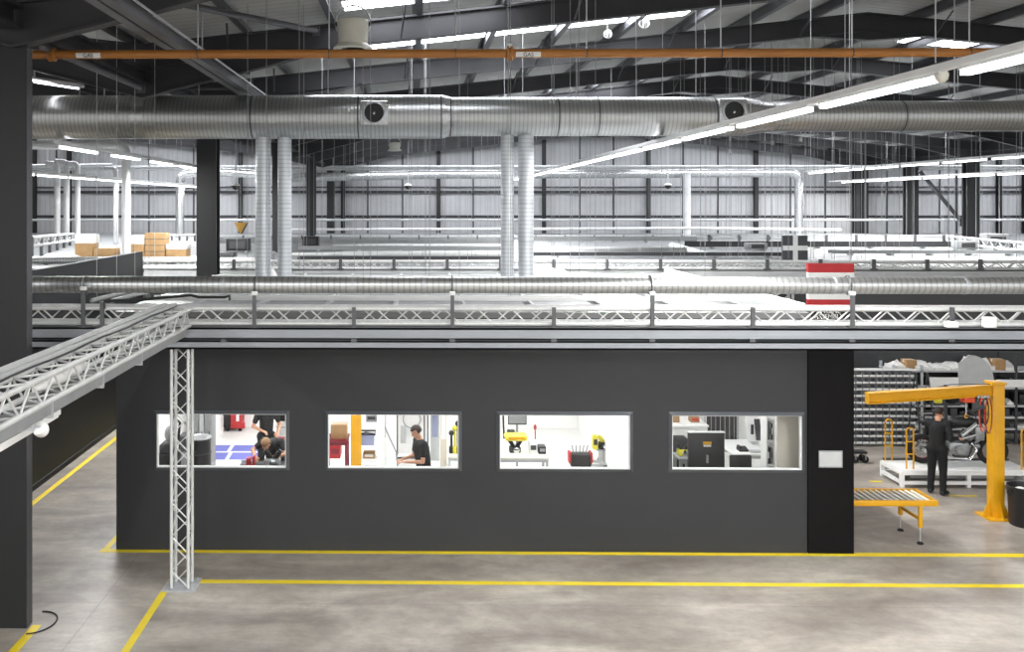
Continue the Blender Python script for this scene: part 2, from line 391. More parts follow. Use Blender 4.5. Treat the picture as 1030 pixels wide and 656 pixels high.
# valley beams carrying the rafters between columns
def ibeam(mb, x0, y0, x1, y1, zt, w, d):
    """I section along +y (x0==x1)"""
    f = .05
    p = [(x0 - w / 2, zt), (x0 + w / 2, zt), (x0 + w / 2, zt - f), (x0 + .02, zt - f), (x0 + .02, zt - d + f), (x0 + w / 2, zt - d + f), (x0 + w / 2, zt - d), (x0 - w / 2, zt - d), (x0 - w / 2, zt - d + f), (x0 - .02, zt - d + f), (x0 - .02, zt - f), (x0 - w / 2, zt - f)]
    return mb.prism(p, 'y', y0, y1)
zv = under(VX)
for i, (y0, y1) in enumerate([(6, 13.2), (14.0, 25.6), (26.2, 38), (38.6, 50.7), (51.3, 62.1)]):
    ibeam(MB(), VX, y0, VX, y1, zv - .02, .32, .34).solo('valley_beam', M_STEEL, 'deep dark steel valley beam on the left row of columns, %s span from the camera' % ORD[i], 'roof beam', 'valley beams')
for i, (y0, y1) in enumerate([(26, 51), (51.8, 63.2)]):
    ibeam(MB(), RVX, y0, RVX, y1, zv - .02, .32, .34).solo('valley_beam', M_STEEL, 'dark steel valley beam over the right row of columns, %s' % ['nearer span', 'farther span'][i], 'roof beam', 'valley beams')
# rafters -----------------------------------------------------------------
FR = [13.3, 19.6, 25.9, 32.2, 38.5, 44.8, 51.1, 57.4, 63.6]
FW = .24
def rafter(a, b, y, lo, hi, label):
    """a,b: low end x, high end x"""
    t = thing('roof_rafter', label, 'rafter', ((a + b) / 2, y, (under(a) + under(b)) / 2), 'roof rafters')
    s = 1 if b > a else -1
    za, zb = under(a + s * 1e-4), under(b - s * 1e-4)
    A = MB()
    for z, hw in ((0, FW / 2), (RD - .04, FW / 2)):   # two flanges
        A.prism([(a, za + z), (b, zb + z), (b, zb + z + .04), (a, za + z + .04)], 'y', y - hw, y + hw)
    A.prism([(a, za), (b, zb), (b, zb + RD), (a, za + RD)], 'y', y - .02, y + .02)
    A.part('beam', M_STEEL, t)
    L = 4.2
    MB().prism([(a, za + .02), (a + s * L, za + L * PITCH + .02), (a, za - .62)], 'y', y - .02, y + .02).prism(
        [(a, za - .62), (a + s * L, za + L * PITCH), (a + s * L, za + L * PITCH + .04), (a, za - .58)], 'y', y - FW / 2, y + FW / 2).part('eaves_haunch', M_STEEL, t)
    MB().prism([(b, zb + .02), (b - s * 1.5, zb - 1.5 * PITCH + .02), (b - s * 1.5, zb - 1.5 * PITCH), (b, zb - .26)], 'y', y - .04, y + .04).prism(
        [(b, zb - .26), (b - s * 1.5, zb - 1.5 * PITCH - .0), (b - s * 1.5, zb - 1.5 * PITCH + .03), (b, zb - .22)], 'y', y - FW / 2, y + FW / 2).part('apex_haunch', M_STEEL, t)
    if y < 40:
        n = 0
        for k in range(1, 10, 2):
            x = a + s * k * 1.79
            MB().tube((x, y + .06, under(x) + .05), (x + .1, y + .75, under(x) + RD + .1), .022, n=6).tube((x, y - .06, under(x) + .05), (x + .1, y - .75, under(x) + RD + .1), .022, n=6).part('fly_brace', M_PURLIN, t)
    return t
SN = [(VX, -23.61, 'left roof slope'), (VX, RX, 'middle roof left slope'), (RVX, RX, 'middle roof right slope'), (RVX, 48.15, 'far right roof slope')]
for j, (a, b, nm) in enumerate(SN):
    for i, y in enumerate(FR):
        if j == 3 and y < 30: continue
        if j == 0 and y < 13: continue
        if j == 2 and y < 14: continue
        rafter(a, b, y, 0, 0, 'dark steel rafter of the %s, %s frame from the camera' % (nm, ORD[i]))
# purlins: sheet bearers running the length of the hall
pk = 0
for j, (a, b, nm) in enumerate(SN):
    s = 1 if b > a else -1
    n = int(abs(b - a) / 1.79)
    for k in range(n + 1):
        x = a + s * (.35 + k * 1.79)
        if j == 3 and k > 5: continue
        if abs(x - a) > abs(b - a) - .1: continue
        z = under(x) + RD
        y0 = 8 if j in (0, 1) else (16 if j == 2 else 30)
        MB().prism([(x - .04, z), (x + .1, z), (x + .1, z + .02), (x - .01, z + .02), (x - .01, z + PU), (x - .12, z + PU), (x - .12, z + PU - .02), (x - .04, z + PU - .02)], 'y', y0, YB).solo(
            'purlin', M_PURLIN, 'grey roof purlin on the %s, %s up from the valley' % (nm, ORD[k]), 'purlin', 'purlins under the roof lining')
# rooflights: translucent sheets let into the lining, plus added glow strips far back
def rooflight(x0, x1, y0, y1, label):
    d = RD + PU - .012
    MB().prism([(x0, under(x0) + d), (x1, under(x1) + d), (x1, under(x1) + d + .02), (x0, under(x0) + d + .02)], 'y', y0, y1).solo('rooflight', M_SKYL, label, 'rooflight', 'rooflights')
rooflight(-2.6, 6.9, 22.75, 24.4, 'long bright rooflight strip just beyond the second roof frame')
rooflight(-1.45, 2.0, 18.6, 19.4, 'bright rooflight strip at the top of the view, short of the second roof frame')
rooflight(.2, 8.6, 37.1, 38.45, 'long thin bright rooflight strip seen just above the big duct')
for i, y in enumerate((46.8, 53.2, 59.6)):  # glowing strips added out of sight in the deep bays to brighten the back wall
    rooflight(-3.0, 10.6, y, y + 1.7, 'unseen glowing strip added to light the back of the hall, left slope, %s' % ORD[i])
    rooflight(14.0, 27.5, y, y + 1.7, 'unseen glowing strip added to light the back of the hall, right slope, %s' % ORD[i])
for i, y in enumerate((46.8, 53.2, 59.6)):  # more unseen glow strips on the outer slopes, added to light the wall ends
    rooflight(-21.5, -8.5, y, y + 1.7, 'unseen glowing strip added to light the hall, far left roof slope, %s' % ORD[i])
    rooflight(33.0, 44.0, y, y + 1.7, 'unseen glowing strip added to light the hall, far right roof slope, %s' % ORD[i])
rooflight(15.2, 17.3, 28.6, 30.0, 'small bright rooflight on the right slope near the long white lamp line')
rooflight(7.6, 8.8, 21.9, 22.5, 'short bright rooflight near the top edge left of the ridge')
rooflight(9.0, 10.0, 20.9, 21.6, 'small bright rooflight sliver closest to the ridge at the top edge')

# braces at the upper left --------------------------------------------------
def strut(p, q, r, label, m=M_PURLIN, name='roof_brace', cat='brace', group='tubular roof braces'):
    p, q = Vector(p), Vector(q); d = (q - p).normalized()
    t = thing(name, label, cat, (p + q) / 2, group)
    MB().tube(p, q, r, n=10).part('tube', m, t)
    MB().cbox(p, (r * 2.6, r * 1.0, r * 3.2)).part('end_plate', m, t); MB().cbox(q, (r * 2.6, r * 1.0, r * 3.2)).part('end_plate', m, t)
    return t
strut(at(34, 41, 13.8), at(128, 11, 17.2), .06, 'grey tubular roof brace rising from the top of the nearest column')
strut(at(34, 43, 13.9), at(142, 88, 19.2), .065, 'grey tubular roof brace falling behind the ochre pipe from the nearest column')
strut(at(178, 3, 15.5), at(318, 31, 19.2), .06, 'pale tubular roof brace slanting down at the top left, above the ochre pipe')
strut(at(182, 88, 24.5), at(226, 74, 25.5), .06, 'short grey roof brace beside the top of the column left of the upright ducts')
strut(at(250, 72, 25.7), at(282, 58, 28.5), .05, 'short grey roof brace just under the ochre pipe near the cable trunking')
strut(at(107, 89, 22.5), at(256, 89, 22.5), .035, 'thin level grey tube above the big duct at the left')
strut(at(343, 143, 62), at(363, 159, 62), .16, 'distant slanting brace at the left valley under the big duct')
# trunking that slants down the hall at upper left
u0, u1 = 9.5, 24.6
cx, cz = -3.85, 8.57
t = thing('cable_trunking', 'broad grey twin cable trunking running down the hall at the upper left', 'trunking', (cx, u0, cz))
MB().box((cx - .17, u0, cz - .1), (cx - .02, u1, cz + .06)).part('trunk_channel', M_PURLIN, t)
MB().box((cx + .02, u0, cz - .1), (cx + .17, u1, cz + .06)).part('trunk_channel', M_PURLIN, t)
MB().box((cx - .02, u0, cz - .06), (cx + .02, u1, cz - .02)).part('spine', M_COLUMN, t)
MB().tube((cx + .24, u0, cz + .05), (cx + .24, u1, cz + .05), .02).part('conduit', M_GALV, t)
for y in (12, 17, 22): MB().tube((cx, y, cz + .06), (cx, y, under(cx) + RD + PU), .012, n=6).part('hanger_rod', M_GALV, t)

# first gallery, front lighting truss etc. -----------------------------------
def truss(name, label, axis, c0, c1, u, z, w, h, r, rl, bay, group=None, m=M_ALU, cat='truss'):
    """square lattice truss along x or y (or z). u,z: centre of the section"""
    def P(s, a, b):
        return {'x': (s, u + a, z + b), 'y': (u + a, s, z + b), 'z': (u + a, z + b, s)}[axis]
    mid = P((c0 + c1) / 2, 0, 0)
    t = thing(name, label, cat, P(c0, 0, 0) if axis == 'z' else mid, group)
    for a in (-w / 2, w / 2):
        for b in (-h / 2, h / 2):
            MB().tube(P(c0, a, b), P(c1, a, b), r, n=10).part('chord', m, t)
    n = max(2, int(round(abs(c1 - c0) / bay))); st = (c1 - c0) / n
    for side in range(4):
        L = MB()
        for k in range(n):
            s0, s1 = c0 + k * st, c0 + (k + 1) * st
            f = 1 if (k + side) % 2 else -1
            if side < 2:
                a = (-w / 2, w / 2)[side]; L.tube(P(s0, a, -f * h / 2), P(s1, a, f * h / 2), rl, n=6)
            else:
                b = (-h / 2, h / 2)[side - 2]; L.tube(P(s0, -f * w / 2, b), P(s1, f * w / 2, b), rl, n=6)
        L.part('lacing', m, t)
    return t
xL, xR = -9.5, at(1090, 320, 14.8).x
zt, zb = at(515, 310.6, 14.66).z, at(515, 325.8, 14.66).z
truss('lattice_truss', 'long pale lattice truss on the front gallery beam across the whole view', 'x', xL, xR, 14.81, (zt + zb) / 2, .29, zt - zb, .036, .0125, .262, 'gallery trusses')
def channel(mb, x0, x1, y0, y1, z0, z1):
    mb.box((x0, y0, z0), (x1, y0 + .03, z1)); mb.box((x0, y0, z0), (x1, y1, z0 + .025)); mb.box((x0, y0, z1 - .025), (x1, y1, z1))
    return mb
yb = 14.58
t = thing('support_beam', 'long bluish grey twin channel beam under the front gallery truss', 'beam', ((xL + xR) / 2, yb, at(515, 351, yb).z), 'gallery beams')
channel(MB(), xL, xR, yb, yb + .42, at(515, 342.2, yb).z, at(515, 330.5, yb).z).part('upper_channel', M_BEAM, t)
channel(MB(), xL, xR, yb + .005, yb + .42, at(515, 351.8, yb).z, at(515, 343.4, yb).z).part('lower_channel', M_BEAM, t)
MB().box((xL, yb + .06, at(515, 350, yb).z), (xR, yb + .2, at(515, 331, yb).z)).part('web', M_BEAM, t)
MB().box((xL, yb - .0, at(515, 330, yb).z - .0), (xR, yb + .36, at(515, 329, yb).z)).part('top_strip', M_POST, t)
for px in (-20, 103, 225, 356, 455, 557, 656, 757, 857, 957, 1057):
    x = at(px, 342, yb).x
    MB().cbox((x, yb - .004, at(px, 342.6, yb).z), (.09, .012, .05)).part('splice_plate', M_POST, t)
# posts standing along the gallery
for i, (px, py0) in enumerate([(84, 292), (103, 303), (256, 297), (356, 309), (455, 297), (557, 309), (656, 297), (757, 309), (857, 297), (957, 309)]):
    p = at(px, py0, 14.6); q = at(px, 329.5, 14.6)
    tall = py0 < 300
    t = thing('gallery_post', '%s dark upright post on the front gallery, %s from the left' % ('tall' if tall else 'short', ORD[i]), 'post', (p.x, 14.6, q.z), 'front gallery posts')
    MB().box((p.x - .028, 14.56, q.z), (p.x + .028, 14.605, p.z)).part('upright', M_POST, t)
    MB().cbox((p.x, 14.6, q.z + .01), (.14, .1, .02)).part('foot_plate', M_POST, t)
    if tall:
        MB().cbox((p.x, 14.6, p.z + .03), (.09, .07, .06), .008).part('lamp_bracket', M_WHITE, t)
        MB().torus((p.x, 14.75, at(px, 286.8, 14.75).z), .145, .012, 'x', 20, 6).part('pipe_clip', M_POST, t)
        MB().box((p.x - .012, 14.6, p.z + .03), (p.x + .012, 14.64, at(px, 294, 14.75).z)).part('clip_stem', M_POST, t)
# low spiral duct carried above the gallery
zl = at(515, 286.8, 14.75).z
t = thing('ventilation_duct', 'long level spiral duct just above the front gallery truss', 'duct', (0, 14.75, zl), 'level ducts')
xs = [xL] + [at(px, 286, 14.75).x for px in (86, 226, 355, 426, 625, 838, 969)] + [xR]
for a, b in zip(xs, xs[1:]):
    MB().tube((a, 14.75, zl), (b, 14.75, zl), .131, n=28).part('duct_section', M_DUCTX, t)
for a in xs[1:-1]:
    MB().tube((a - .02, 14.75, zl), (a + .02, 14.75, zl), .136, n=28).part('joint_band', M_GALV, t)
# truss column in front of the workrooms
xc = at(183, 400, 14.8).x
t = truss('truss_column', 'pale lattice column standing on the floor in front of the first window', 'z', .015, at(515, 351, 14.8).z, xc, 14.80, .262, .262, .026, .0105, .27, 'truss columns')
MB().box((xc - .26, 14.53, 0), (xc + .26, 15.06, .015)).part('base_plate', M_GALV, t)
for dx in (-.2, .2):
    for dy in (-.2, .2): MB().tube((xc + dx, 14.8 + dy, .015), (xc + dx, 14.8 + dy, .04), .018, n=6).part('bolt', M_GALV, t)
# left gantry running towards the camera
xg = xc
zt2, zb2 = 4.36, 4.12
truss('lattice_truss', 'pale lattice gantry truss running towards the camera at the left', 'y', 4.6, 14.6, xg + .03, (zt2 + zb2) / 2, .29, .25, .03, .0125, .262, 'gallery trusses')
t = thing('support_beam', 'grey beam under the gantry truss that runs towards the camera', 'beam', (xg, 9.6, 3.95), 'gallery beams')
MB().box((xg - .1, 4.6, 3.96), (xg + .14, 14.5, 4.075)).part('rail', M_GREY, t)
for y in (6.1, 7.6, 9.1, 10.6, 12.1): MB().box((xg - .11, y, 3.92), (xg + .155, y + .03, 4.09)).part('splice_plate', M_GALV, t)
t = thing('cable_tray', 'flat pale cable tray on top of the gantry truss at the left', 'tray', (xg - .16, 9.6, 4.39))
MB().box((xg - .24, 4.6, 4.395), (xg - .05, 14.7, 4.41)).box((xg - .24, 4.6, 4.41), (xg - .23, 14.7, 4.46)).box((xg - .06, 4.6, 4.41), (xg - .05, 14.7, 4.46)).part('tray_body', M_ALU, t)
MB().path([(xg - .02, y, 4.42 + .008 * math.sin(y * 3)) for y in [4.6 + .5 * k for k in range(21)]], .012, 6).part('cable', M_BLACK, t)
# fittings on the gantry
t = thing('batten_lamp', 'short white lamp hung below the gantry beam at the left', 'lamp', (xg + .02, 8.6, 3.84))
MB().box((xg + .0, 8.0, 3.85), (xg + .05, 9.6, 3.9)).part('housing', M_WHITE, t)
MB().box((xg + .005, 8.05, 3.83), (xg + .045, 9.55, 3.85)).part('diffuser', M_WHITE, t)
for y in (8.3, 9.3): MB().box((xg + .01, y, 3.9), (xg + .03, y + .04, 3.96)).part('clip', M_GALV, t)
p = pt(38, 434, 8.6)
t = thing('wall_speaker', 'small white horn speaker under the near end of the gantry', 'speaker', p)
MB().lathe([(.015, -.05), (.03, -.03), (.035, .02), (.075, .07), (.075, .078)], p, 'y', 16).part('horn', M_WHITE, t)
MB().box(p + Vector((-.02, -.01, .05)), p + Vector((.02, .02, 3.96 - p.z))).part('bracket', M_GALV, t)
MB().box((p.x - .02, p.y - .01, 3.93), (xg + .0, p.y + .02, 3.96)).part('bracket_arm', M_GALV, t)
# roll of white material inside the gantry truss
t = thing('white_roll', 'crumpled white wrapped bundle lying inside the gantry truss', 'bundle', (xg + .02, 9.7, 4.16))
A = MB()
A.path([(xg + .02 + .02 * math.sin(k * 1.7), 9.0 + .13 * k, 4.22 + .012 * math.sin(k * 2.3)) for k in range(12)], [.03, .05, .062, .055, .066, .058, .065, .052, .064, .06, .05, .03], 10).part('wrapped_bundle', M_WRAP, t)
# black bent arm near the gantry corner
t = thing('black_pipe_arm', 'thin black bent pipe arm above the gantry corner', 'pipe', at(170, 299, 14.5))
MB().path([at(105, 303, 14.5), at(140, 301.5, 14.5), at(192, 297, 14.5), at(200, 299, 14.5), at(226, 299, 14.5), at(231, 297.5, 14.5), at(231, 302, 14.5)], .022, 8).part('arm', M_BLACK, t)
MB().tube(at(105, 303, 14.5), at(105, 310, 14.62), .02).part('clamp', M_POST, t)

# second gallery --------------------------------------------------------------
y2 = 27.5
zt, zb = at(515, 263.2, y2).z, at(515, 270.0, y2).z
x2a, x2b = -7.9, 40
truss('lattice_truss', 'second lattice truss across the hall, behind the low spiral duct', 'x', x2a, x2b, y2 + .1, (zt + zb) / 2, .29, zt - zb, .04, .016, .262, 'gallery trusses')
t = thing('support_beam', 'plain grey beam under the second gallery truss', 'beam', (0, y2, zb - .3), 'gallery beams')
channel(MB(), x2a, x2b, y2 - .12, y2 + .35, at(515, 279.5, y2).z, at(515, 271.2, y2).z).part('channel', M_LGREY, t)
MB().box((x2a, y2 - .14, at(515, 285, y2).z), (x2b, y2 + .2, at(515, 280.3, y2).z)).part('lower_flange', M_BEAM, t)
for i in range(18):
    px = 289.5 + 53.4 * i - 53.4 * 3
    if px < 215 or px > 1030: continue
    p, q = at(px, 260.5, y2), at(px, 271.2, y2)
    MB().box((p.x - .045, y2 - .16, q.z), (p.x + .045, y2 - .09, p.z)).box((p.x - .09, y2 - .17, q.z), (p.x + .09, y2 - .07, q.z + .04)).solo('gallery_post', M_POST, 'short dark post on the second gallery truss, %s from the left' % ORD[i - 1], 'post', 'second gallery posts')
xq = at(788, 300, y2).x
t = truss('truss_column', 'pale lattice column under the second gallery, seen below the low duct', 'z', .015, at(515, 285, y2).z, xq, y2 + .1, .5, .3, .04, .02, .35, 'truss columns')
MB().box((xq - .35, y2 - .2, 0), (xq + .35, y2 + .4, .015)).part('base_plate', M_GALV, t)
# third gallery: white rail with posts far back
y3 = 50.8
t = thing('guard_rail', 'far pale gallery railing in front of the back wall, middle', 'railing', (at(515, 240, y3).x, y3, 4.05))
xa, xb = at(215, 240, y3).x, at(790, 240, y3).x
for py, h in ((237.2, .1), (240.5, .05), (243.5, .05)):
    z = at(515, py, y3).z; MB().box((xa, y3 - .04, z - h / 2), (xb, y3 + .04, z + h / 2)).part('rail', M_LGREY, t)
MB().box((xa, y3 - .05, 4.05), (xb, y3 + .05, 4.2)).part('kick_board', M_GREY, t)
k = 0
for i in range(40):
    px = 362.5 + 29.4 * (i - 8)
    if 215 < px < 790:
        x = at(px, 240, y3).x; MB().box((x - .045, y3 - .07, 4.05), (x + .045, y3 - .0, at(px, 236.6, y3).z)).part('post', M_POST, t)
y4 = 46
t = thing('guard_rail', 'taller grey railing with dark posts at the far right, above the second gallery', 'railing', (at(900, 240, y4).x, y4, 4.05))
xa, xb = at(700, 240, y4).x, at(950, 240, y4).x
for py, h in ((237, .09), (243, .05)):
    z = at(515, py, y4).z; MB().box((xa, y4 - .03, z - h / 2), (xb, y4 + .03, z + h / 2)).part('rail', M_LGREY, t)
MB().box((xa, y4 - .03, 4.05), (xb, y4 + .03, 4.15)).part('kick_board', M_GREY, t)
for px in (713, 743, 772, 831, 861, 890.5, 920, 949):
    x = at(px, 240, y4).x; MB().box((x - .06, y4 - .07, 4.05), (x + .06, y4 - .0, at(px, 236.3, y4).z)).part('post', M_POST, t)
# side gantries far right and far left
def side_rail(px0, py0, d0, px1, py1, d1, label, h=.3):
    a, b = pt(px0, py0, d0), pt(px1, py1, d1)
    t = thing('side_gantry', label, 'gantry', (a + b) / 2 - Vector((0, 0, h)), 'side gantries')
    for dz in (0, -h): MB().tube(a + Vector((0, 0, dz)), b + Vector((0, 0, dz)), .06, n=8).part('chord', M_LGREY, t)
    L = MB(); n = max(4, int((b - a).length / .5))
    for k in range(n):
        p, q = a.lerp(b, k / n), a.lerp(b, (k + 1) / n)
        if k % 2: p = p - Vector((0, 0, h))
        else: q = q - Vector((0, 0, h))
        L.tube(p, q, .025, n=6)
    L.part('lacing', M_LGREY, t)
    m = 6
    for k in range(m + 1):
        p = a.lerp(b, k / m); MB().box(p + Vector((-.05, -.05, -(p.z - 4.05))), p + Vector((.05, .05, .03))).part('post', M_POST, t)
    return t
side_rail(32, 239, 33, 76, 235, 46, 'pale lattice gantry slanting away at the far left, behind the nearest column')
side_rail(950, 237.5, 46, 1034, 245, 36, 'pale lattice gantry slanting forward at the far right edge')
side_rail(150, 237, 49, 196, 237, 48.9, 'short pale lattice gantry behind the stacked cartons')
# pipes lying over the rear roofs
def pipe(name, label, p, q, r, m, group='level ducts', cat='duct', bands=0, n=20):
    p, q = Vector(p), Vector(q)
    t = thing(name, label, cat, (p + q) / 2, group)
    MB().tube(p, q, r, n=n).part('pipe_run', m, t)
    for k in range(bands):
        c = p.lerp(q, (k + .5) / bands); d = (q - p).normalized() * .03
        MB().tube(c - d, c + d, r * 1.06, n=n).part('joint_band', M_GALV, t)
    # saddles down to the roof
    for f in (.15, .5, .85):
        c = p.lerp(q, f)
        if c.z - r > 4.05: MB().box((c.x - .05, c.y - .05, 4.05), (c.x + .05, c.y + .05, c.z - r * .6)).part('saddle', M_POST, t)
    return t
pipe('roof_duct', 'white round duct over the rear rooms left of the right pair of upright ducts', at(335, 249.2, 40), at(505, 248.6, 40), .13, M_PIPEW, bands=4)
pipe('roof_duct', 'lower white round duct over the rear rooms, in front of the other', at(345, 256, 35.5), at(505, 255.6, 35.5), .12, M_PIPEW, bands=3)
pipe('roof_duct', 'large pale round duct over the rear rooms right of the right pair of upright ducts', at(533, 254.0, 36), at(690, 254.6, 36), .23, M_DUCTX, bands=5)
pipe('roof_duct', 'grey round duct over the rear rooms at the far left, under the cartons', at(20, 262, 30), at(200, 262, 30), .12, M_DUCTX, bands=4)
pipe('roof_duct', 'second grey duct at the far left, just above the low spiral duct', at(140, 271, 28.6), at(196, 271, 28.6), .13, M_DUCTX, bands=2)
pipe('roof_duct', 'pale round duct over the rear rooms at the right, beyond the cross sign', at(712, 257.8, 38), at(1010, 258.6, 38), .11, M_PIPEW, bands=6)
pipe('roof_duct', 'thin pale pipe between the column and the left pair of upright ducts', at(222, 262, 31), at(256, 262, 31), .1, M_PIPEW, bands=1)
pipe('roof_duct', 'thin pale pipe right of the left pair of upright ducts', at(293, 257, 36), at(345, 256.2, 36), .11, M_PIPEW, bands=1)
p, q = pt(676, 247.5, 42), pt(716, 259.5, 35)
pipe('roof_duct', 'white sloping duct end over the rear rooms left of the cross sign', p, q, .17, M_PIPEW, bands=1)
for i, (y, px0, px1, h, m, lab) in enumerate([(31.5, 300, 505, .1, M_DGREY, 'dark flat cable tray on the far roofs, closest, left of the right upright ducts'), (34.3, 535, 800, .1, M_DGREY, 'dark flat cable tray on the far roofs, left of the cross sign'),
        (38.8, 300, 505, .12, M_GREY, 'grey flat cable tray on the far roofs, left of centre'), (41.5, 690, 955, .22, M_DGREY, 'deep dark cable tray on the far roofs at the right'), (45, 215, 505, .16, M_GREY, 'farthest grey cable tray on the far roofs at the left'),
        (48, 535, 700, .2, M_GREY, 'farthest grey cable tray on the far roofs right of centre'), (36, 835, 1035, .1, M_GREY, 'grey flat cable tray on the far roofs at the far right')]):
    a, b = at(px0, 250, y).x, at(px1, 250, y).x
    t = thing('cable_tray', lab, 'tray', ((a + b) / 2, y, 4.05), 'cable trays on the far roofs')
    MB().box((a, y - .2, 4.12), (b, y + .2, 4.14)).box((a, y - .2, 4.14), (b, y - .18, 4.14 + h)).box((a, y + .18, 4.14), (b, y + .2, 4.14 + h)).part('tray_body', m, t)
    for k in range(5):
        x = a + (b - a) * (k + .5) / 5; MB().box((x - .05, y - .2, 4.05), (x + .05, y + .2, 4.12)).part('support_foot', M_GALV, t)
# bright pipes crossing in front of the back wall
z = at(515, 168, 60).z
MB().tube((at(20, 168, 60).x, 60, z), (at(1040, 168, 60).x, 60, z), .1, n=12).tube((at(20, 168, 60).x, 60.1, z - .16), (at(1040, 168, 60).x, 60.1, z - .16), .05, n=8).solo('tie_tube', M_LGREY, 'long thin level tube high across the whole back wall', 'tie tube')
def bent(label, pts, r, m=M_PIPEW, name='overhead_duct', group='overhead ducts', n=16, cat='duct'):
    """duct with rounded corners"""
    out = []
    P = [Vector(p) for p in pts]
    for i, p in enumerate(P):
        if 0 < i < len(P) - 1:
            a, b = (P[i - 1] - p).normalized(), (P[i + 1] - p).normalized(); R = min(r * 2.4, (P[i - 1] - p).length * .45, (P[i + 1] - p).length * .45)
            for k in range(7):
                s = k / 6; out.append(p + a * R * (1 - s) ** 2 + b * R * s ** 2)
        else: out.append(p)
    t = thing(name, label, cat, P[0], group)
    MB().path(out, r, n).part('duct_run', m, t)
    for i in (0, -1):
        d = (out[1] - out[0]).normalized() if i == 0 else (out[-1] - out[-2]).normalized()
        MB().tube(out[i] - d * .05, out[i] + d * .05, r * 1.18, n=n).part('end_collar', M_GALV, t)
    hz = [p for p in (P[0].lerp(P[1], .3), P[-1].lerp(P[-2], .3)) if abs(P[0].z - P[1].z) < 1]
    if abs(P[-1].z - P[-2].z) < 1:
        for q in hz:
            if q.z < 5.5: MB().tube((q.x, q.y, 4.05), (q.x, q.y, q.z - r * .7), .03, n=6).part('prop', M_GALV, t)
            else: MB().tube((q.x, q.y, q.z + r * .7), (q.x, q.y, under(q.x) + RD + PU), .015, n=6).part('hanger_rod', M_GALV, t)
    return t
def down(px, py, y, z=4.05): p = at(px, py, y); return Vector((p.x, y, z))
bent('silver overhead duct along the back wall with a drop right of the lamp line', [at(537, 175.5, 57), at(668, 175, 57), at(690, 174.5, 57), at(803.5, 174, 57), down(803.5, 174, 57, 4.1)], .25, M_DUCTP)
bent('silver overhead duct along the back wall between the upright duct pairs', [at(292, 179, 56), at(434, 175.5, 57.2), at(506, 175.5, 57.2)], .26, M_DUCTP)
bent('silver overhead duct with a drop left of the dark column, far left', [at(262, 176, 56.5), at(226, 173, 57), at(181, 174.5, 57), down(181, 174, 57, 4.1)], .26, M_DUCTP)
bent('slim white duct drop hanging below the silver duct, left of the pair right of centre', [at(691, 174.5, 56.3), down(691, 174, 56.3, 4.1)], .22)
bent('large pale duct bending down to the roof at the far left', [at(10, 146, 33), at(127, 146, 33), down(127, 150, 33, 4.1)], .155, M_PIPEW)
for i, (px, r, py) in enumerate([(57.5, .14, 165), (67, .14, 163), (78, .13, 165), (116.5, .12, 170)]):
    P0 = at(px - 10, py, 45); P1 = at(px, py, 45)
    bent('slim pale duct drop at the far left, %s from the nearest column' % ORD[i], [P0, P1, down(px, py, 45, 4.1)], r, M_PIPEW)
bent('thin level pipe at the far left below the large pale duct', [at(20, 167, 47), at(112, 166, 47)], .08, M_PIPEW)
bent('thin pale pipe low across the back wall right of the upright ducts', [at(533, 230.5, 55), at(640, 230, 55), at(700, 229.5, 55), at(845, 231.5, 55)], .085, M_PIPEW)
bent('thin pale pipe low across the back wall left of the right pair of upright ducts', [at(292, 231, 55), at(505, 230.3, 55)], .07, M_PIPEW)
bent('thin grey level pipe along the back wall above the low pipe', [at(20, 221.3, 61), at(1035, 221.3, 61)], .08, M_LGREY)

# big spiral duct ------------------------------------------------------------
yd = 21.0
zc = at(443, 117.6, yd).z
t = thing('spiral_duct', 'huge silver spiral duct crossing the whole hall under the roof', 'duct', (at(443, 117, yd).x, yd, zc), 'main spiral duct')
def X(px): return at(px, 117, yd).x
for a, b, r in ((-30, 136, .487), (149, 255, .485), (255, 361, .485), (361, 443, .485), (453, 560, .432), (560, 600, .432), (600, 716, .432), (716, 745, .432), (775, 905, .338), (905, 1080, .338)):
    MB().tube((X(a), yd, zc), (X(b), yd, zc), r, n=48).part('duct_section', M_DUCTX, t)
MB().tube((X(136), yd, zc), (X(149), yd, zc), .478, n=48).part('plain_collar', M_DUCTP, t)
MB().lathe([(.49, X(443)), (.49, X(444)), (.44, X(452)), (.44, X(453))], (0, yd, zc), 'x', 48).part('plain_collar', M_DUCTP, t)
MB().lathe([(.437, X(745)), (.432, X(748)), (.345, X(772)), (.345, X(775))], (0, yd, zc), 'x', 48).part('reducer', M_DUCTP, t)
for px, r in ((255, .492), (361, .492), (443.5, .494), (453, .445), (560, .438), (600, .438), (716, .438), (905, .345)):
    MB().tube((X(px) - .015, yd, zc), (X(px) + .015, yd, zc), r, n=48).part('joint_ring', M_PURLIN, t)
def nozzle(px, py, R):
    c = at(px, py, yd - .40); s = R * 1.06; z = c.z
    MB().box((c.x - s * 1.15, yd - .5, z - s), (c.x + s * 1.15, yd - .3, z + s), .02).part('mounting_plate', M_DUCTP, t)
    n = MB().lathe([(R * 1.02, .0), (R * 1.02, -.05), (R * .86, -.06), (R * .84, -.04), (R * .8, .06)], (c.x, yd - .5, z), 'y', 36).part('nozzle_ring', M_GALV, t)
    MB().lathe([(R * .82, -.02), (R * .82, -.035), (R * .7, -.035), (R * .6, .03), (R * .6, .05)], (c.x, yd - .5, z), 'y', 36).part('black_throat', M_BLACK, n)
    MB().lathe([(R * .6, .0), (R * .5, -.02), (R * .48, .0), (R * .34, .02), (R * .3, -.015), (R * .16, .0), (R * .12, -.03), (0.001, -.03)], (c.x, yd - .5, z), 'y', 30).part('swirl_core', M_DGREY, n)
    MB().ball((c.x, yd - .535, z - .02), .035).part('hub', M_CHROME, n)
nozzle(376.5, 114, .25); nozzle(736.5, 112.5, .25)
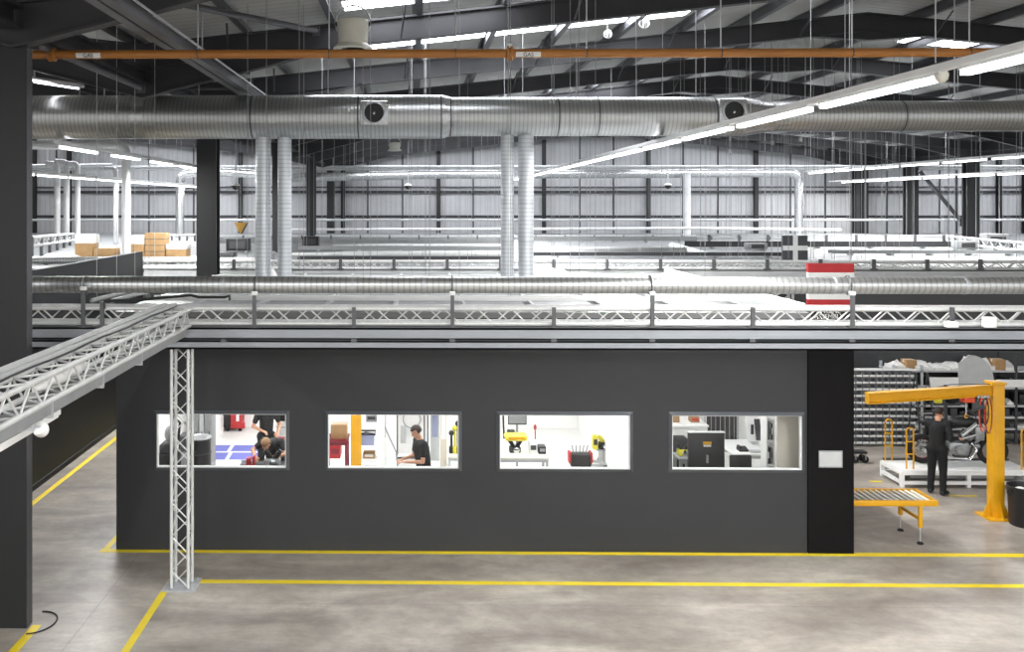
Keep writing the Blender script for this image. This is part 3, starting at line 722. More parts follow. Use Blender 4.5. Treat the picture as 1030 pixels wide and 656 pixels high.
# hanging straps of the big duct
for i, px in enumerate((105, 200, 330, 412, 580, 640, 700, 850, 960)):
    x = X(px); MB().tube((x, yd, zc + .45 if px < 745 else zc + .33), (x, yd, under(x) + RD + PU), .011, n=6).part('hanger_rod', M_GALV, t)
for i, (px, r, lab) in enumerate([(264.7, .172, 'left one of the left pair of upright spiral ducts'), (286.3, .155, 'right one of the left pair of upright spiral ducts'),
                                  (510.3, .148, 'left one of the right pair of upright spiral ducts'), (529, .172, 'right one of the right pair of upright spiral ducts')]):
    x = at(px, 200, yd).x
    t = thing('upright_duct', lab + ', dropping from the huge duct', 'duct', (x, yd, 4.1), 'upright spiral ducts')
    top = zc - .35
    zs = [4.1, 5.15, 6.02, top]
    for a, b in zip(zs, zs[1:]): MB().tube((x, yd, a), (x, yd, b), r, n=28).part('duct_section', M_DUCTZ, t)
    for z in zs[1:-1]: MB().tube((x, yd, z - .015), (x, yd, z + .015), r * 1.04, n=28).part('joint_ring', M_GALV, t)
    MB().lathe([(r * 1.25, 0), (r * 1.25, .02), (r * 1.05, .16), (r * 1.03, .17)], (x, yd, 4.1), 'z', 28).part('roof_flashing', M_DUCTP, t)
# ochre pipe -----------------------------------------------------------------
yp = 14.5
zp = at(515, 53.8, yp).z
t = thing('gas_pipe', 'long level ochre gas pipe crossing above the huge duct', 'pipe', (at(515, 54, yp).x, yp, zp))
def XP(px): return at(px, 54, yp).x
xs = [XP(-20), XP(52.5), XP(512.5), XP(1090)]
for a, b in zip(xs, xs[1:]): MB().tube((a, yp, zp), (b, yp, zp), .068, n=20).part('pipe_run', M_ORANGE, t)
for px in (52.5, 512.5):
    MB().lathe([(.085, -.06), (.11, -.045), (.11, -.012), (.09, -.01), (.09, .01), (.11, .012), (.11, .045), (.085, .06)], (XP(px), yp, zp), 'x', 20).part('flange_coupling', M_ORANGE, t)
MB().ball((XP(512.5), yp, zp + .13), (.04, .04, .035)).part('vent_cap', M_WHITE, t)
for px in (199, 331, 458, 590, 725, 857, 975):
    x = XP(px)
    MB().torus((x, yp, zp), .074, .008, 'x', 18, 6).part('pipe_ring', M_PURLIN, t)
    MB().tube((x, yp, zp + .08), (x, yp, under(x) + RD + PU), .011, n=6).part('hanger_rod', M_GALV, t)
for px, tx in ((90, 'GAS'), (531, 'GAS'), (1009, 'GAS')):
    x = XP(px); A = MB(); n = 8
    vs = []; fs = []
    for k in range(n + 1):
        a = -1.9 + 1.2 * k / n                 # a sticker wrapped round the lower front of the pipe
        for xx in (x - .19, x + .19): vs.append((xx, yp - .0705 * math.cos(a + .9), zp + .0705 * math.sin(a + .9) - .0))
    for k in range(n): fs.append((2 * k, 2 * k + 1, 2 * k + 3, 2 * k + 2))
    A.add(vs, fs, True)
    lb = A.part('pipe_label', M_WHITE, t, 'white label wrapped round the pipe with black letters')
    text_mesh(tx, .085, 'lettering', M_TEXTB, lb, (x, yp - .0725 * math.cos(.4), zp - .0725 * math.sin(.4)), (PI / 2 + .4, 0, 0))
# ------------------------------------------------------------------ workroom block
yw = 16.3
xl, xr2, xp0 = at(117, 400, yw).x, at(858, 400, yw).x, at(812, 400, yw).x
ZR = 4.03
WIN = [(158, 288), (330, 461.3), (502.5, 633.5), (675.5, 806)]
zw0, zw1 = at(515, 471.3, yw).z, at(515, 417, yw).z
A = MB().box((xl, yw, 0), (xp0, yw + .06, zw0)).box((xl, yw, zw1), (xp0, yw + .06, ZR))
edges = [xl] + [v for w in WIN for v in (at(w[0], 440, yw).x, at(w[1], 440, yw).x)] + [xp0]
for k in range(0, len(edges), 2): A.box((edges[k], yw, zw0), (edges[k + 1], yw + .06, zw1))
struct(A, 'wall_front', M_WALL, 'charcoal front wall of the workrooms with four window openings', org=(0, yw, 0))
struct(MB().box((xl, yw + .06, 0), (xl + .12, 25.2, ZR)), 'wall_side', M_WALL, 'charcoal side wall of the workrooms along the walkway', org=(xl, yw, 0))
xe = xp0 + .05; FZ0 = .012
struct(MB().box((xr2 - .12, yw + .06, 0), (xr2, 25.2, ZR - .82)), 'wall_right', M_ROOMW, 'white side wall of the workrooms towards the assembly bay', org=(xr2, yw, 0))
struct(MB().box((xe + .001, yw + .06, ZR - .82), (xr2, 25.34, ZR - .7)), 'ceiling_side_strip', M_WALL, 'dark flat strip of roof beside the pale workroom roof', org=(xr2, yw, ZR - .7))
struct(MB().box((xl + .121, yw + .07, FZ0), (xl + .135, 25.19, ZR - .01)), 'wall_side_lining', M_ROOMW, 'white lining on the inside of the workroom side wall', org=(xl, yw, 0))
struct(MB().box((xe - .05, yw + .07, ZR - .82), (xe, 25.19, ZR)), 'wall_upper_right', M_WALL, 'dark upstand under the right edge of the pale workroom roof', org=(xe, yw, ZR))
struct(MB().box((xl, 25.2, 0), (xe, 25.34, ZR)).box((xe, 25.2, 0), (xr2, 25.34, ZR - .82)), 'wall_workroom_back', M_ROOMW, 'white back wall inside the workrooms', org=(0, 25.2, 0))
struct(MB().box((xl + .13, yw + .07, 0), (xr2 - .13, 25.19, .012)), 'floor_workroom', M_ROOMF, 'pale floor inside the workrooms', org=(0, yw, 0))
A = MB().box((xl - .03, yw - .03, ZR), (xe + .0, 25.4, ZR + .1))
struct(A, 'ceiling_workroom', M_DECK, 'pale flat roof over the workrooms, seen above the front gallery', org=(0, yw, ZR))
# raised white rails on that roof, and its bright edge trim
for i in range(9):
    x = xl + 1.1 + i * 1.24
    MB().box((x - .03, 17.0, ZR + .1), (x + .03, 24.6, ZR + .17)).box((x - .05, 17.0, ZR + .1), (x + .05, 24.6, ZR + .115)).solo('roof_rail', M_LGREY, 'pale rail lying along the workroom roof, %s from the left' % ORD[i], 'roof rail', 'rails on the workroom roof')
for i, y in enumerate((17.6, 18.9, 20.6, 22.6)):
    MB().box((xl + .3, y - .05, ZR + .17), (xe - .3, y + .05, ZR + .23)).box((xl + .3, y - .02, ZR + .23), (xe - .3, y + .02, ZR + .26)).solo('roof_crossbar', M_WHITE, 'long white bar lying across the workroom roof, %s from the front' % ORD[i], 'roof bar', 'bars across the workroom roof')
MB().box((xe - .14, yw + .2, ZR + .1), (xe, 25.3, ZR + .24)).box((xe - .2, yw + .2, ZR + .1), (xe - .14, 25.3, ZR + .13)).solo('roof_edge_trim', M_WHITE, 'bright white edge trim on the right side of the workroom roof', 'trim')
# two pale lamp housings over the walkway at the left
for i, (a, b) in enumerate([((92, 303), (140, 292)), ((112, 303), (160, 292))]):
    p, q = at(a[0], a[1], 17.2), at(b[0], b[1], 19.6); q.z = p.z
    A = MB().tube(p, q, .035, n=4).tube(p + Vector((0, 0, .03)), q + Vector((0, 0, .03)), .02, n=6)
    for f in (.1, .9): c = p.lerp(q, f); A.tube(c, Vector((c.x, c.y, under(c.x) + RD + PU)), .006, n=5)
    A.solo('walkway_bar', M_LGREY, 'pale bar over the left walkway, seen above the gantry, %s of two' % ORD[i], 'bar', 'bars above the walkway')
# windows
for k, (a, b) in enumerate(WIN):
    x0, x1 = at(a, 440, yw).x, at(b, 440, yw).x
    t = thing('window_%d' % (k + 1), 'wide low window in the charcoal wall, %s from the left' % ORD[k], 'window', ((x0 + x1) / 2, yw, zw0)); t['kind'] = 'structure'
    g = .055; y0, y1 = yw - .045, yw
    A = MB()
    for P in ([(x0 - g, zw1 + g), (x1 + g, zw1 + g), (x1, zw1), (x0, zw1)], [(x0, zw0), (x1, zw0), (x1 + g, zw0 - g), (x0 - g, zw0 - g)],
              [(x0 - g, zw0 - g), (x0 - g, zw1 + g), (x0, zw1), (x0, zw0)], [(x1, zw0), (x1, zw1), (x1 + g, zw1 + g), (x1 + g, zw0 - g)]):
        vs = [(p[0], y0 if j in ((2, 3) if P[0][1] > zw1 else (0, 1) if P[0][1] == zw0 and P[1][1] == zw0 else (2, 3) if P[0][0] < x0 else (0, 1)) else y1 - .012, p[1]) for j, p in enumerate(P)]
        vb = [(p[0], y1 + .002, p[1]) for p in P]
        A.add(vs + vb, [(0, 1, 2, 3), (7, 6, 5, 4), (0, 4, 5, 1), (1, 5, 6, 2), (2, 6, 7, 3), (3, 7, 4, 0)])
    A.part('window_frame', M_FRAME, t)
    B = MB(); e = .018
    B.box((x0, yw - .02, zw0), (x1, yw + .055, zw0 + e)); B.box((x0, yw + .0, zw1 - e), (x1, yw + .055, zw1)); B.box((x0, yw - .02, zw0 + e), (x0 + e, yw + .055, zw1 - e)); B.box((x1 - e, yw - .02, zw0 + e), (x1, yw + .055, zw1 - e))
    B.part('window_lining', M_FRAMEIN, t)
    MB().box((x0 + e, yw + .028, zw0 + e), (x1 - e, yw + .034, zw1 - e)).part('pane', M_GLASS, t)
# black end panel with a notice
A = MB().box((xp0 + .005, yw - .03, .012), (xr2, yw + .06, ZR)).box((xp0 + .005, yw - .036, .012), (xp0 + .03, yw - .03, ZR)).box((xr2 - .025, yw - .036, .012), (xr2, yw - .03, ZR)).box((xp0 + .03, yw - .033, 2.55), (xr2 - .025, yw - .03, 2.56))
A.box((xp0 + .1, yw - .033, .2), (xp0 + .2, yw - .03, .215))
A.solo('door_panel', M_BLACKGLOSS, 'tall glossy black panel at the right end of the charcoal wall', 'door panel')
p, q = at(823.5, 470.5, yw - .04), at(847.5, 453.5, yw - .04)
MB().box((p.x, yw - .045, p.z), (q.x, yw - .033, q.z), .002).slot(1).box((p.x + .01, yw - .047, p.z + .02), (q.x - .02, yw - .045, q.z - .02)).solo('notice_sheet', [M_GREY, M_LGREY], 'pale grey notice sheet fixed on the glossy black panel', 'notice')

# ---- tape on the floor
def tape(label, a, b, w):
    a, b = Vector((a[0], a[1], 0)), Vector((b[0], b[1], 0)); d = (b - a).normalized(); s = Vector((-d.y, d.x, 0)) * w / 2
    n = max(1, int((b - a).length / .6)); vs = []; fs = []
    for k in range(n + 1):
        c = a.lerp(b, k / n); wob = 1 + .03 * math.sin(k * 2.7)
        for z in (.001, .004): vs += [(c.x + s.x * wob, c.y + s.y * wob, z), (c.x - s.x * wob, c.y - s.y * wob, z)]
    for k in range(n):
        o = 4 * k; fs += [(o + 2, o + 3, o + 7, o + 6), (o, o + 2, o + 6, o + 4), (o + 1, o + 5, o + 7, o + 3)]
    fs += [(0, 1, 3, 2), (4 * n, 4 * n + 2, 4 * n + 3, 4 * n + 1)]
    MB().add(vs, fs).solo('floor_tape', M_TAPE, label, 'floor tape', 'yellow floor tape lines')
tape('yellow floor tape along the foot of the charcoal wall and on to the right', fl(101, 554), (fl(1090, 557.3).x, fl(101, 554).y), .15)
a = fl(103, 553.5); tape('short yellow floor tape turning back at the left corner of the charcoal wall', (a.x + .05, a.y + .05), (a.x + .05, a.y + .85), .1)
a = fl(168, 584.8); tape('long yellow floor tape nearest the camera, passing the lattice column', (a.x, a.y), (fl(1090, 588).x, a.y), .13)
b = fl(122, 652); tape('yellow floor tape running towards the camera beside the lattice column', (a.x + .06, a.y + .05), (a.x + .06, 11.2), .11)
a = fl(33, 505.5); c = fl(116, 441.5); tape('yellow floor tape along the left partition wall', (-7.66, a.y - 2), (-7.66, 27), .12)
a = fl(38, 629); tape('yellow floor tape beside the nearest column, bottom left corner', (a.x - .01, a.y), (a.x - .01, 11), .13)
a = fl(881, 484.5); tape('small yellow floor mark by the near left corner of the lift table', (a.x - .13, a.y), (a.x + .13, a.y), .1)
a = fl(969, 499); tape('short yellow floor mark in front of the lift table beside the mechanic', (a.x - .28, a.y), (a.x + .28, a.y), .07)
# loose cable round the nearest column's foot
a = fl(40, 628)
MB().path([Vector((a.x - .08 + .29 * math.cos(q), a.y + .03 + .36 * math.sin(q), .012)) for q in [-1.5 + 3.2 * k / 22 for k in range(23)]], .011, 8).solo('floor_cable', M_BLACK, 'thin black cable looped on the floor by the nearest column', 'cable')

# ------------------------------------------------------------------ people
def remeshed(mb, voxel, smooth=6):
    me = mb.mesh('tmp', [M_SKIN], Vector((0, 0, 0))); o = bpy.data.objects.new('tmp', me); COL.objects.link(o)
    r = o.modifiers.new('r', 'REMESH'); r.mode = 'VOXEL'; r.voxel_size = voxel; r.use_smooth_shade = True
    s = o.modifiers.new('s', 'SMOOTH'); s.factor = .5; s.iterations = smooth
    dg = bpy.context.evaluated_depsgraph_get()
    out = bpy.data.meshes.new_from_object(o.evaluated_get(dg), depsgraph=dg)
    bpy.data.objects.remove(o); bpy.data.meshes.remove(me)
    return out
def cap(mb, p, q, r0, r1, n=14):
    p, q = Vector(p), Vector(q)
    mb.tube(p, q, r0, r1, n).ball(p, r0, n, 10).ball(q, r1, n, 10)
def lobj(me, name, m, parent, label=None):
    me.materials.clear(); me.materials.append(m); me.name = name
    for p in me.polygons: p.material_index = 0
    o = bpy.data.objects.new(name, me); COL.objects.link(o); o.parent = parent
    if label: o['label'] = label
    return o
def hand(mb, w, d, nrm, side, curl):
    """w wrist, d pointing direction, nrm back-of-hand normal, side=+1/-1 where the thumb sits along s"""
    d = d.normalized(); s = d.cross(nrm).normalized() * side; nrm = s.cross(d).normalized() * side
    for f in (-.028, -.009, .009, .028): cap(mb, w + d * .01 + s * f * .55, w + d * .085 + s * f, .017, .013, 8)
    for f, L in ((.03, .07), (.011, .08), (-.009, .075), (-.028, .058)):
        b = w + d * .085 + s * f
        k1 = b + (d * math.cos(curl * .6) - nrm * math.sin(curl * .6)) * L * .5
        k2 = k1 + (d * math.cos(curl * 1.5) - nrm * math.sin(curl * 1.5)) * L * .5
        cap(mb, b, k1, .0105, .0095, 8); cap(mb, k1, k2, .0095, .008, 8)
    b = w + d * .03 + s * .028; k1 = b + (d * .6 + s * .75 - nrm * .2).normalized() * .04; k2 = k1 + (d * .9 + s * .1 - nrm * .4).normalized() * .035
    cap(mb, b, k1, .0135, .011, 8); cap(mb, k1, k2, .011, .009, 8)
def person(label, loc, rz, J, hair, sleeves='short', curl=.7):
    """J: joint positions, local (faces -y). keys hip, chest, neck, head, hdir (face direction), Ls Le Lw Rs Re Rw, Lh Lk La Rh Rk Ra"""
    J = {k: Vector(v) for k, v in J.items()}
    t = thing('person', label, 'person', loc); t.rotation_euler = (0, 0, rz)
    B = MB()
    up = (J['neck'] - J['chest']).normalized(); hd = J['hdir'].normalized(); hu = (J['head'] - J['neck']).normalized()
    hu = (hu - hd * hu.dot(hd)).normalized(); sd = hd.cross(hu)
    cap(B, J['hip'], J['chest'], .125, .14); cap(B, J['chest'], J['neck'], .13, .055); cap(B, J['neck'], J['head'] - hu * .03, .054, .052)
    for s in 'LR':
        cap(B, J['chest'] + (J[s + 's'] - J['chest']) * .3 + up * .03, J[s + 's'], .09, .062)
        cap(B, J[s + 's'], J[s + 'e'], .05, .04); cap(B, J[s + 'e'], J[s + 'w'], .041, .028)
        cap(B, J['hip'], J[s + 'h'], .11, .1); cap(B, J[s + 'h'], J[s + 'k'], .085, .057); cap(B, J[s + 'k'], J[s + 'a'], .057, .038)
        cap(B, J[s + 'a'] - Vector((0, 0, .02)), J[s + 'a'] + J[s + 'f'] * .15 - Vector((0, 0, .045)), .035, .032)
        d = (J[s + 'w'] - J[s + 'e']).normalized()
        hand(B, J[s + 'w'], J.get(s + 'd', d), J.get(s + 'n', Vector((0, 0, 1))), J.get('side' + s, Vector((1, 0, 0))).x, curl)
    # head: skull, jaw, nose, brow, ears
    def E(c, r, n=16):
        k = len(B.v); B.ball((0, 0, 0), r, n, 12)
        for i in range(k, len(B.v)):
            v = B.v[i]; B.v[i] = c + sd * v.x + hd * v.y + hu * v.z
    h = J['head']
    E(h + hu * .02 - hd * .012, (.074, .092, .095)); E(h - hu * .045 + hd * .03, (.055, .06, .07)); E(h - hu * .085 + hd * .055, (.03, .025, .025))
    cap(B, h + hu * .012 + hd * .082, h - hu * .028 + hd * .103, .009, .014, 8)
    cap(B, h + hu * .028 + hd * .078 - sd * .035, h + hu * .028 + hd * .078 + sd * .035, .012, .012, 8)
    cap(B, h - hu * .058 + hd * .082 - sd * .02, h - hu * .058 + hd * .082 + sd * .02, .008, .008, 8)
    for s in (-1, 1): E(h + sd * s * .076 - hu * .01 - hd * .005, (.012, .022, .032), 10)
    lobj(remeshed(B, .0075, 3), 'body', M_SKIN, t)
    for s in (-1, 1):
        e = MB().ball(h + hu * .004 + hd * .076 + sd * s * .031, .011, 10, 6)
        lobj(e.mesh('eye', [M_BLACK], Vector((0, 0, 0))), 'eye', M_BLACK, t)
    # hair cap
    A = MB(); k = 0
    A.ball((0, 0, 0), (.083, .1, .1), 20, 14)
    keep = [i for i, f in enumerate(A.f)]
    fs = []
    for i in keep:
        c = sum((A.v[j] for j in A.f[i]), Vector()) / len(A.f[i])
        if c.z > .035 - .0 and c.y < .085 or (c.y < -.0 and c.z > -.05) or c.z > .07: fs.append(A.f[i])
    A.f = fs; A.m = [0] * len(fs); A.sm = [True] * len(fs)
    A.v = [h + hu * .02 - hd * .014 + sd * v.x + hd * v.y + hu * v.z for v in A.v]
    me = A.mesh('hair', [hair], Vector((0, 0, 0)))
    o = lobj(me, 'hair', hair, t); so = o.modifiers.new('s', 'SOLIDIFY'); so.thickness = .012; so.offset = 1
    # shirt
    A = MB()
    cap(A, J['hip'] + (J['chest'] - J['hip']) * .1, J['chest'], .145, .16); cap(A, J['chest'], J['neck'] - up * .05, .15, .075)
    for s in 'LR':
        cap(A, J['chest'] + (J[s + 's'] - J['chest']) * .3 + up * .03, J[s + 's'], .105, .078)
        e = J[s + 's'].lerp(J[s + 'e'], .62) if sleeves == 'short' else J[s + 'e']
        cap(A, J[s + 's'], e, .07, .06)
        if sleeves == 'long': cap(A, J[s + 'e'], J[s + 'e'].lerp(J[s + 'w'], .85), .06, .042)
    lobj(remeshed(A, .012, 4), 'shirt', M_CLOTH, t)
    A = MB()
    for s in 'LR':
        cap(A, J['hip'], J[s + 'h'], .14, .118); cap(A, J[s + 'h'], J[s + 'k'], .108, .078); cap(A, J[s + 'k'], J[s + 'a'] + Vector((0, 0, .0)), .076, .062)
    lobj(remeshed(A, .012, 4), 'trousers', M_CLOTH2, t)
    for s in 'LR':
        A = MB(); a = J[s + 'a']; f = J[s + 'f']
        zz = Vector((0, 0, 1))
        cap(A, a - zz * .02 - f * .03, a + f * .15 - zz * (a.z - .045), .05, .042); cap(A, a - zz * (a.z - .045) - f * .04, a + f * .17 - zz * (a.z - .04), .042, .036)
        me = remeshed(A, .01, 3)
        for v in me.vertices: v.co.z = max(v.co.z, .0)
        lobj(me, 'shoe', M_BLACK, t)
    return t
def stand(height=1.78, lean=0., **kw):
    k = height / 1.78
    c, s = math.cos(lean), math.sin(lean)
    def T(x, y, z): # upper body leaning forwards (towards -y) about the hip
        z -= .95; return (x * k, (y * c - z * s) * k, (.95 + z * c + y * s) * k)
    J = dict(hip=T(0, 0, .98), chest=T(0, 0, 1.32), neck=T(0, 0, 1.5), head=T(0, -.03, 1.645), hdir=(0, -1, -.25), Ls=T(-.185, 0, 1.44), Rs=T(.185, 0, 1.44),
             Le=T(-.23, -.02, 1.15), Re=T(.23, -.02, 1.15), Lw=T(-.2, -.2, 1.02), Rw=T(.2, -.2, 1.02),
             Lh=(-.095 * k, 0, .92 * k), Rh=(.095 * k, 0, .92 * k), Lk=(-.11 * k, -.02, .5 * k), Rk=(.11 * k, -.02, .5 * k), La=(-.12 * k, .02, .085), Ra=(.12 * k, .02, .085),
             Lf=(-.15, -.98, 0), Rf=(.15, -.98, 0), sideL=(-1, 0, 0), sideR=(1, 0, 0))
    for a, b in kw.items(): J[a] = b
    return J
# mechanic at the lift table, back to the camera, reaching to the machine on his right
pm = fl(944, 497)
person('person in dark work clothes seen from behind, reaching towards the motorcycle on the lift table', (pm.x - .03, pm.y, 0), 2.25,
       stand(1.8, .08, Le=(-.28, .04, 1.19), Lw=(-.3, -.26, 1.17), Re=(.26, -.16, 1.2), Rw=(.1, -.42, 1.2), hdir=(-.3, -1, -.35)), M_HAIR, 'long')
# room one: one bending over an engine, one standing behind
pb = pt(268, 460, 18.55)
person('person in black bending over an engine behind the first window', (pb.x + .2, pb.y + .22, 0.012), -.25,
       stand(1.76, .62, hdir=(-.1, -.75, -.95), head=(0, -.62, 1.36), neck=(0, -.5, 1.36), Le=(-.36, -.42, 1.18), Lw=(-.2, -.66, 1.12), Re=(.34, -.42, 1.15), Rw=(.12, -.66, 1.12)), M_HAIR2)
pc = pt(266, 430, 20.6)
person('person in black standing behind the bending person, head hidden by the window top', (pc.x + .04, pc.y, 0.012), .3,
       stand(1.78, .12, Le=(-.29, -.05, 1.16), Lw=(-.12, -.25, 1.1), Re=(.29, -.05, 1.16), Rw=(.2, -.3, 1.06)), M_HAIR)
pd = pt(425, 440, 18.0)
person('person in black polo shirt looking down at a sheet of paper behind the second window', (pd.x + .03, pd.y, 0.012), -1.22,
       stand(1.8, .16, hdir=(-.12, -1, -.62), head=(0, -.165, 1.655), Le=(-.25, -.12, 1.14), Lw=(-.1, -.4, 1.13), Re=(.25, -.12, 1.14), Rw=(.1, -.4, 1.13)), M_HAIR)
# ------------------------------------------------------------------ assembly bay, right
# roller conveyor
c0, c1 = pt(944, 504, 16.62), pt(919, 491, 17.36)
cxr, cy0, cy1, cz = c0.x, c0.y, c0.y + .74, c0.z
cxl = 7.62
t = thing('roller_conveyor', 'yellow framed roller conveyor sticking out beside the glossy black panel', 'conveyor', ((cxl + cxr) / 2, (cy0 + cy1) / 2, 0))
for nm, y in (('side_rail', cy0), ('side_rail', cy1 - .05)):
    MB().box((cxl, y, cz - .1), (cxr, y + .05, cz), .006).part(nm, M_YELLOW, t)
MB().box((cxr - .05, cy0 + .05, cz - .1), (cxr, cy1 - .05, cz), .006).part('end_rail', M_YELLOW, t)
k = 0; x = cxr - .115
while x > cxl + .06:
    MB().tube((x, cy0 + .05, cz - .032), (x, cy1 - .05, cz - .032), .024, n=14).part('roller', M_OFFWH, t); x -= .108
MB().box((cxl, cy0 + .05, cz - .105), (cxr - .05, cy1 - .05, cz - .1)).part('under_tray', M_BLACK, t)
xleg = at(925, 520, cy0 + .05).x
for y in (cy0 + .03, cy1 - .03):
    for xx in (xleg, cxl + .035):
        l = MB().box((xx - .03, y - .03, cz - .1 - .38), (xx + .03, y + .03, cz - .1), .006).part('leg', M_YELLOW, t)
        MB().tube((xx, y, .03), (xx, y, cz - .47), .012).part('screw_spindle', M_GALV, l)
        MB().lathe([(.055, 0), (.055, .018), (.03, .035), (.014, .045)], (xx, y, 0), 'z', 18).part('foot', M_RUBBER, l)
for xx in (xleg, cxl + .035): MB().box((xx - .018, cy0 + .05, cz - .36), (xx + .018, cy1 - .05, cz - .31)).part('cross_bar', M_YELLOW, t)
# jib crane
J = pt(1001.5, 520, 18.07); jx, jy, jz = J.x, J.y, 2.6
t = thing('jib_crane', 'yellow pillar jib crane with a short horizontal arm', 'crane', (jx, jy, 0))
MB().box((jx - .26, jy - .26, 0), (jx + .26, jy + .26, .035), .005).part('base_plate', M_YELLOW, t)
MB().box((jx - .11, jy - .11, .035), (jx + .11, jy + .11, jz - .05), .012).part('column', M_YELLOW, t)
for a, b in ((-1, 0), (0, -1), (1, 0)):
    A = MB()
    if a: A.prism([(jx + a * .11, .035), (jx + a * .25, .035), (jx + a * .11, .38)], 'y', jy - .012, jy + .012)
    else: A.prism([(jy - .11, .035), (jy - .25, .035), (jy - .11, .38)], 'x', jx - .012, jx + .012)
    A.part('gusset', M_YELLOW, t)
MB().box((jx - .15, jy - .14, jz - .05), (jx + .13, jy + .14, jz), .008).part('cap_plate', M_YELLOW, t)
ae = pt(872.5, 395, 17.25); a0 = Vector((jx - .12, jy - .06, 2.55)); a1 = Vector((ae.x, ae.y, 2.55))
d = (a1 - a0).normalized(); s = Vector((-d.y, d.x, 0))
A = MB()
prof = [(-.075, 0), (.075, 0), (.075, -.016), (.012, -.03), (.012, -.17), (.075, -.184), (.075, -.2), (-.075, -.2), (-.075, -.184), (-.012, -.17), (-.012, -.03), (-.075, -.016)]
vs = [a0 + s * p + Vector((0, 0, q)) for p, q in prof] + [a1 + s * p + Vector((0, 0, q)) for p, q in prof]
n = len(prof); A.add(vs, [list(range(n)), [n + i for i in range(n)][::-1]] + [[i, (i + 1) % n, n + (i + 1) % n, n + i] for i in range(n)])
A.part('arm', M_YELLOW, t)
MB().path([a0 + Vector((0, 0, .01)), a0.lerp(a1, .3) + Vector((0, 0, .03)) - s * .09, a0.lerp(a1, .55) + Vector((0, 0, -.05)) - s * .09, a0.lerp(a1, .8) + Vector((0, 0, -.02)) - s * .09], .008, 6).part('power_cable', M_BLACK, t)
MB().cbox(a1 + Vector((-.004, 0, -.1)), (.012, .15, .2)).part('end_stop', M_YELLOW, t)
# hoist on the arm
hp = a0.lerp(a1, .2) + Vector((0, 0, -.2))
t = thing('chain_hoist', 'orange red trolley with a dark chain hoist hanging from the crane arm', 'hoist', hp - Vector((0, 0, .3)))
MB().cbox(hp + Vector((-.0, -.0, -.05)), (.2, .16, .1), .015).part('trolley', M_REDORANGE, t)
MB().tube(hp + Vector((.05, 0, -.18)), hp + Vector((.28, 0, -.18)), .09, n=16).cbox(hp + Vector((.12, 0, -.16)), (.14, .15, .2), .02).part('motor', M_DGREY, t)
MB().tube(hp + Vector((-.02, 0, -.1)), hp + Vector((-.02, 0, -.34)), .014).part('chain', M_CHROME, t)
MB().torus(hp + Vector((-.02, 0, -.37)), .03, .01, 'y', 14, 6, .6, 5.6).part('hook', M_YELLOW, t)
# festoon loops near the pillar
for i, (px, w, h, m, lab) in enumerate([(984, .05, .5, M_BLACK, 'black cable loop hanging from the crane arm, farthest from the pillar'), (987.5, .05, .62, M_REDORANGE, 'orange red hose loop hanging by the crane pillar, between two black loops'),
                                        (990.5, .06, .5, M_BLACK, 'black cable loop hanging from the crane arm, middle of the bunch'), (993.5, .06, .66, M_MAROON, 'dark red hose loop hanging against the crane pillar')]):
    p = pt(px, 397.5, 17.8); p.z = 2.34
    pts = [p + Vector((w * math.sin(a) * (1.0 if a > 0 else 1), -.01 * i, -h / 2 + h / 2 * math.cos(a))) for a in [2 * PI * k / 24 for k in range(24)]]
    t = thing('hose_loop', lab, 'hose', p - Vector((0, 0, h)), 'hose loops on the crane')
    MB().path(pts + [pts[0]], .011, 8).part('hose', m, t)
    MB().cbox(p + Vector((0, 0, .02)), (.03, .04, .05)).part('clip', M_GALV, t)
# lift table with ladder-like guard posts
tx0, tx1 = fl(889, 482).x + .06, 13.05
ty0, ty1 = fl(905, 490.5).y, fl(889, 481.5).y + .25
tz = .36
t = thing('lift_table', 'white framed low lift table carrying the motorcycle', 'work platform', ((tx0 + tx1) / 2, (ty0 + ty1) / 2, 0))
MB().box((tx0 + .03, ty0 + .03, tz - .035), (tx1 - .03, ty1 - .03, tz), .005).part('deck', M_WHITE, t)
MB().box((tx0 + .03, ty1 - .1, tz), (tx1 - .03, ty1 - .04, tz + .04)).part('rear_stop', M_DGREY, t)
for y in (ty0, ty1 - .06):
    MB().box((tx0, y, tz - .1), (tx1, y + .06, tz - .036)).part('upper_rail', M_WHITE, t)
    MB().box((tx0, y, .06), (tx1, y + .06, .13)).part('lower_rail', M_WHITE, t)
for x in (tx0, tx1 - .06):
    MB().box((x, ty0 + .06, tz - .1), (x + .06, ty1 - .06, tz - .036)).part('end_rail', M_WHITE, t)
    MB().box((x, ty0 + .06, .06), (x + .06, ty1 - .06, .13)).part('end_rail', M_WHITE, t)
for x in (tx0, (tx0 + tx1) / 2, tx1 - .07):
    for y in (ty0, ty1 - .07): MB().box((x - .004, y - .004, 0), (x + .074, y + .074, tz - .034)).part('leg', M_WHITE, t)
MB().box((tx0 + .3, ty0 + .2, .14), (tx1 - .3, ty1 - .2, .2)).part('under_shelf', M_GREY, t)
def guard(x, y, top, w=.15):
    A = MB()
    for dx in (-w / 2, w / 2): A.tube((x + dx, y, tz), (x + dx, y, top - .05), .017, n=8)
    A.path([(x - w / 2, y, top - .06), (x - w / 2 + .02, y, top - .015), (x, y, top), (x + w / 2 - .02, y, top - .015), (x + w / 2, y, top - .06)], .017, 8)
    for f in (.36, .66): A.tube((x - w / 2, y, tz + (top - tz) * f), (x + w / 2, y, tz + (top - tz) * f), .014, n=8)
    A.part('guard_post', M_YELLOW, t)
p = pt(888, 418, 21.0); guard(p.x, ty1 - .12, pt(888, 419, ty1).z)
p = pt(912, 430, ty0 + .1); guard(p.x, ty0 + .12, pt(912, 430, ty0).z)
p = pt(1026, 430, ty0 + .1); guard(p.x, ty0 + .12, pt(1026, 431, ty0).z)
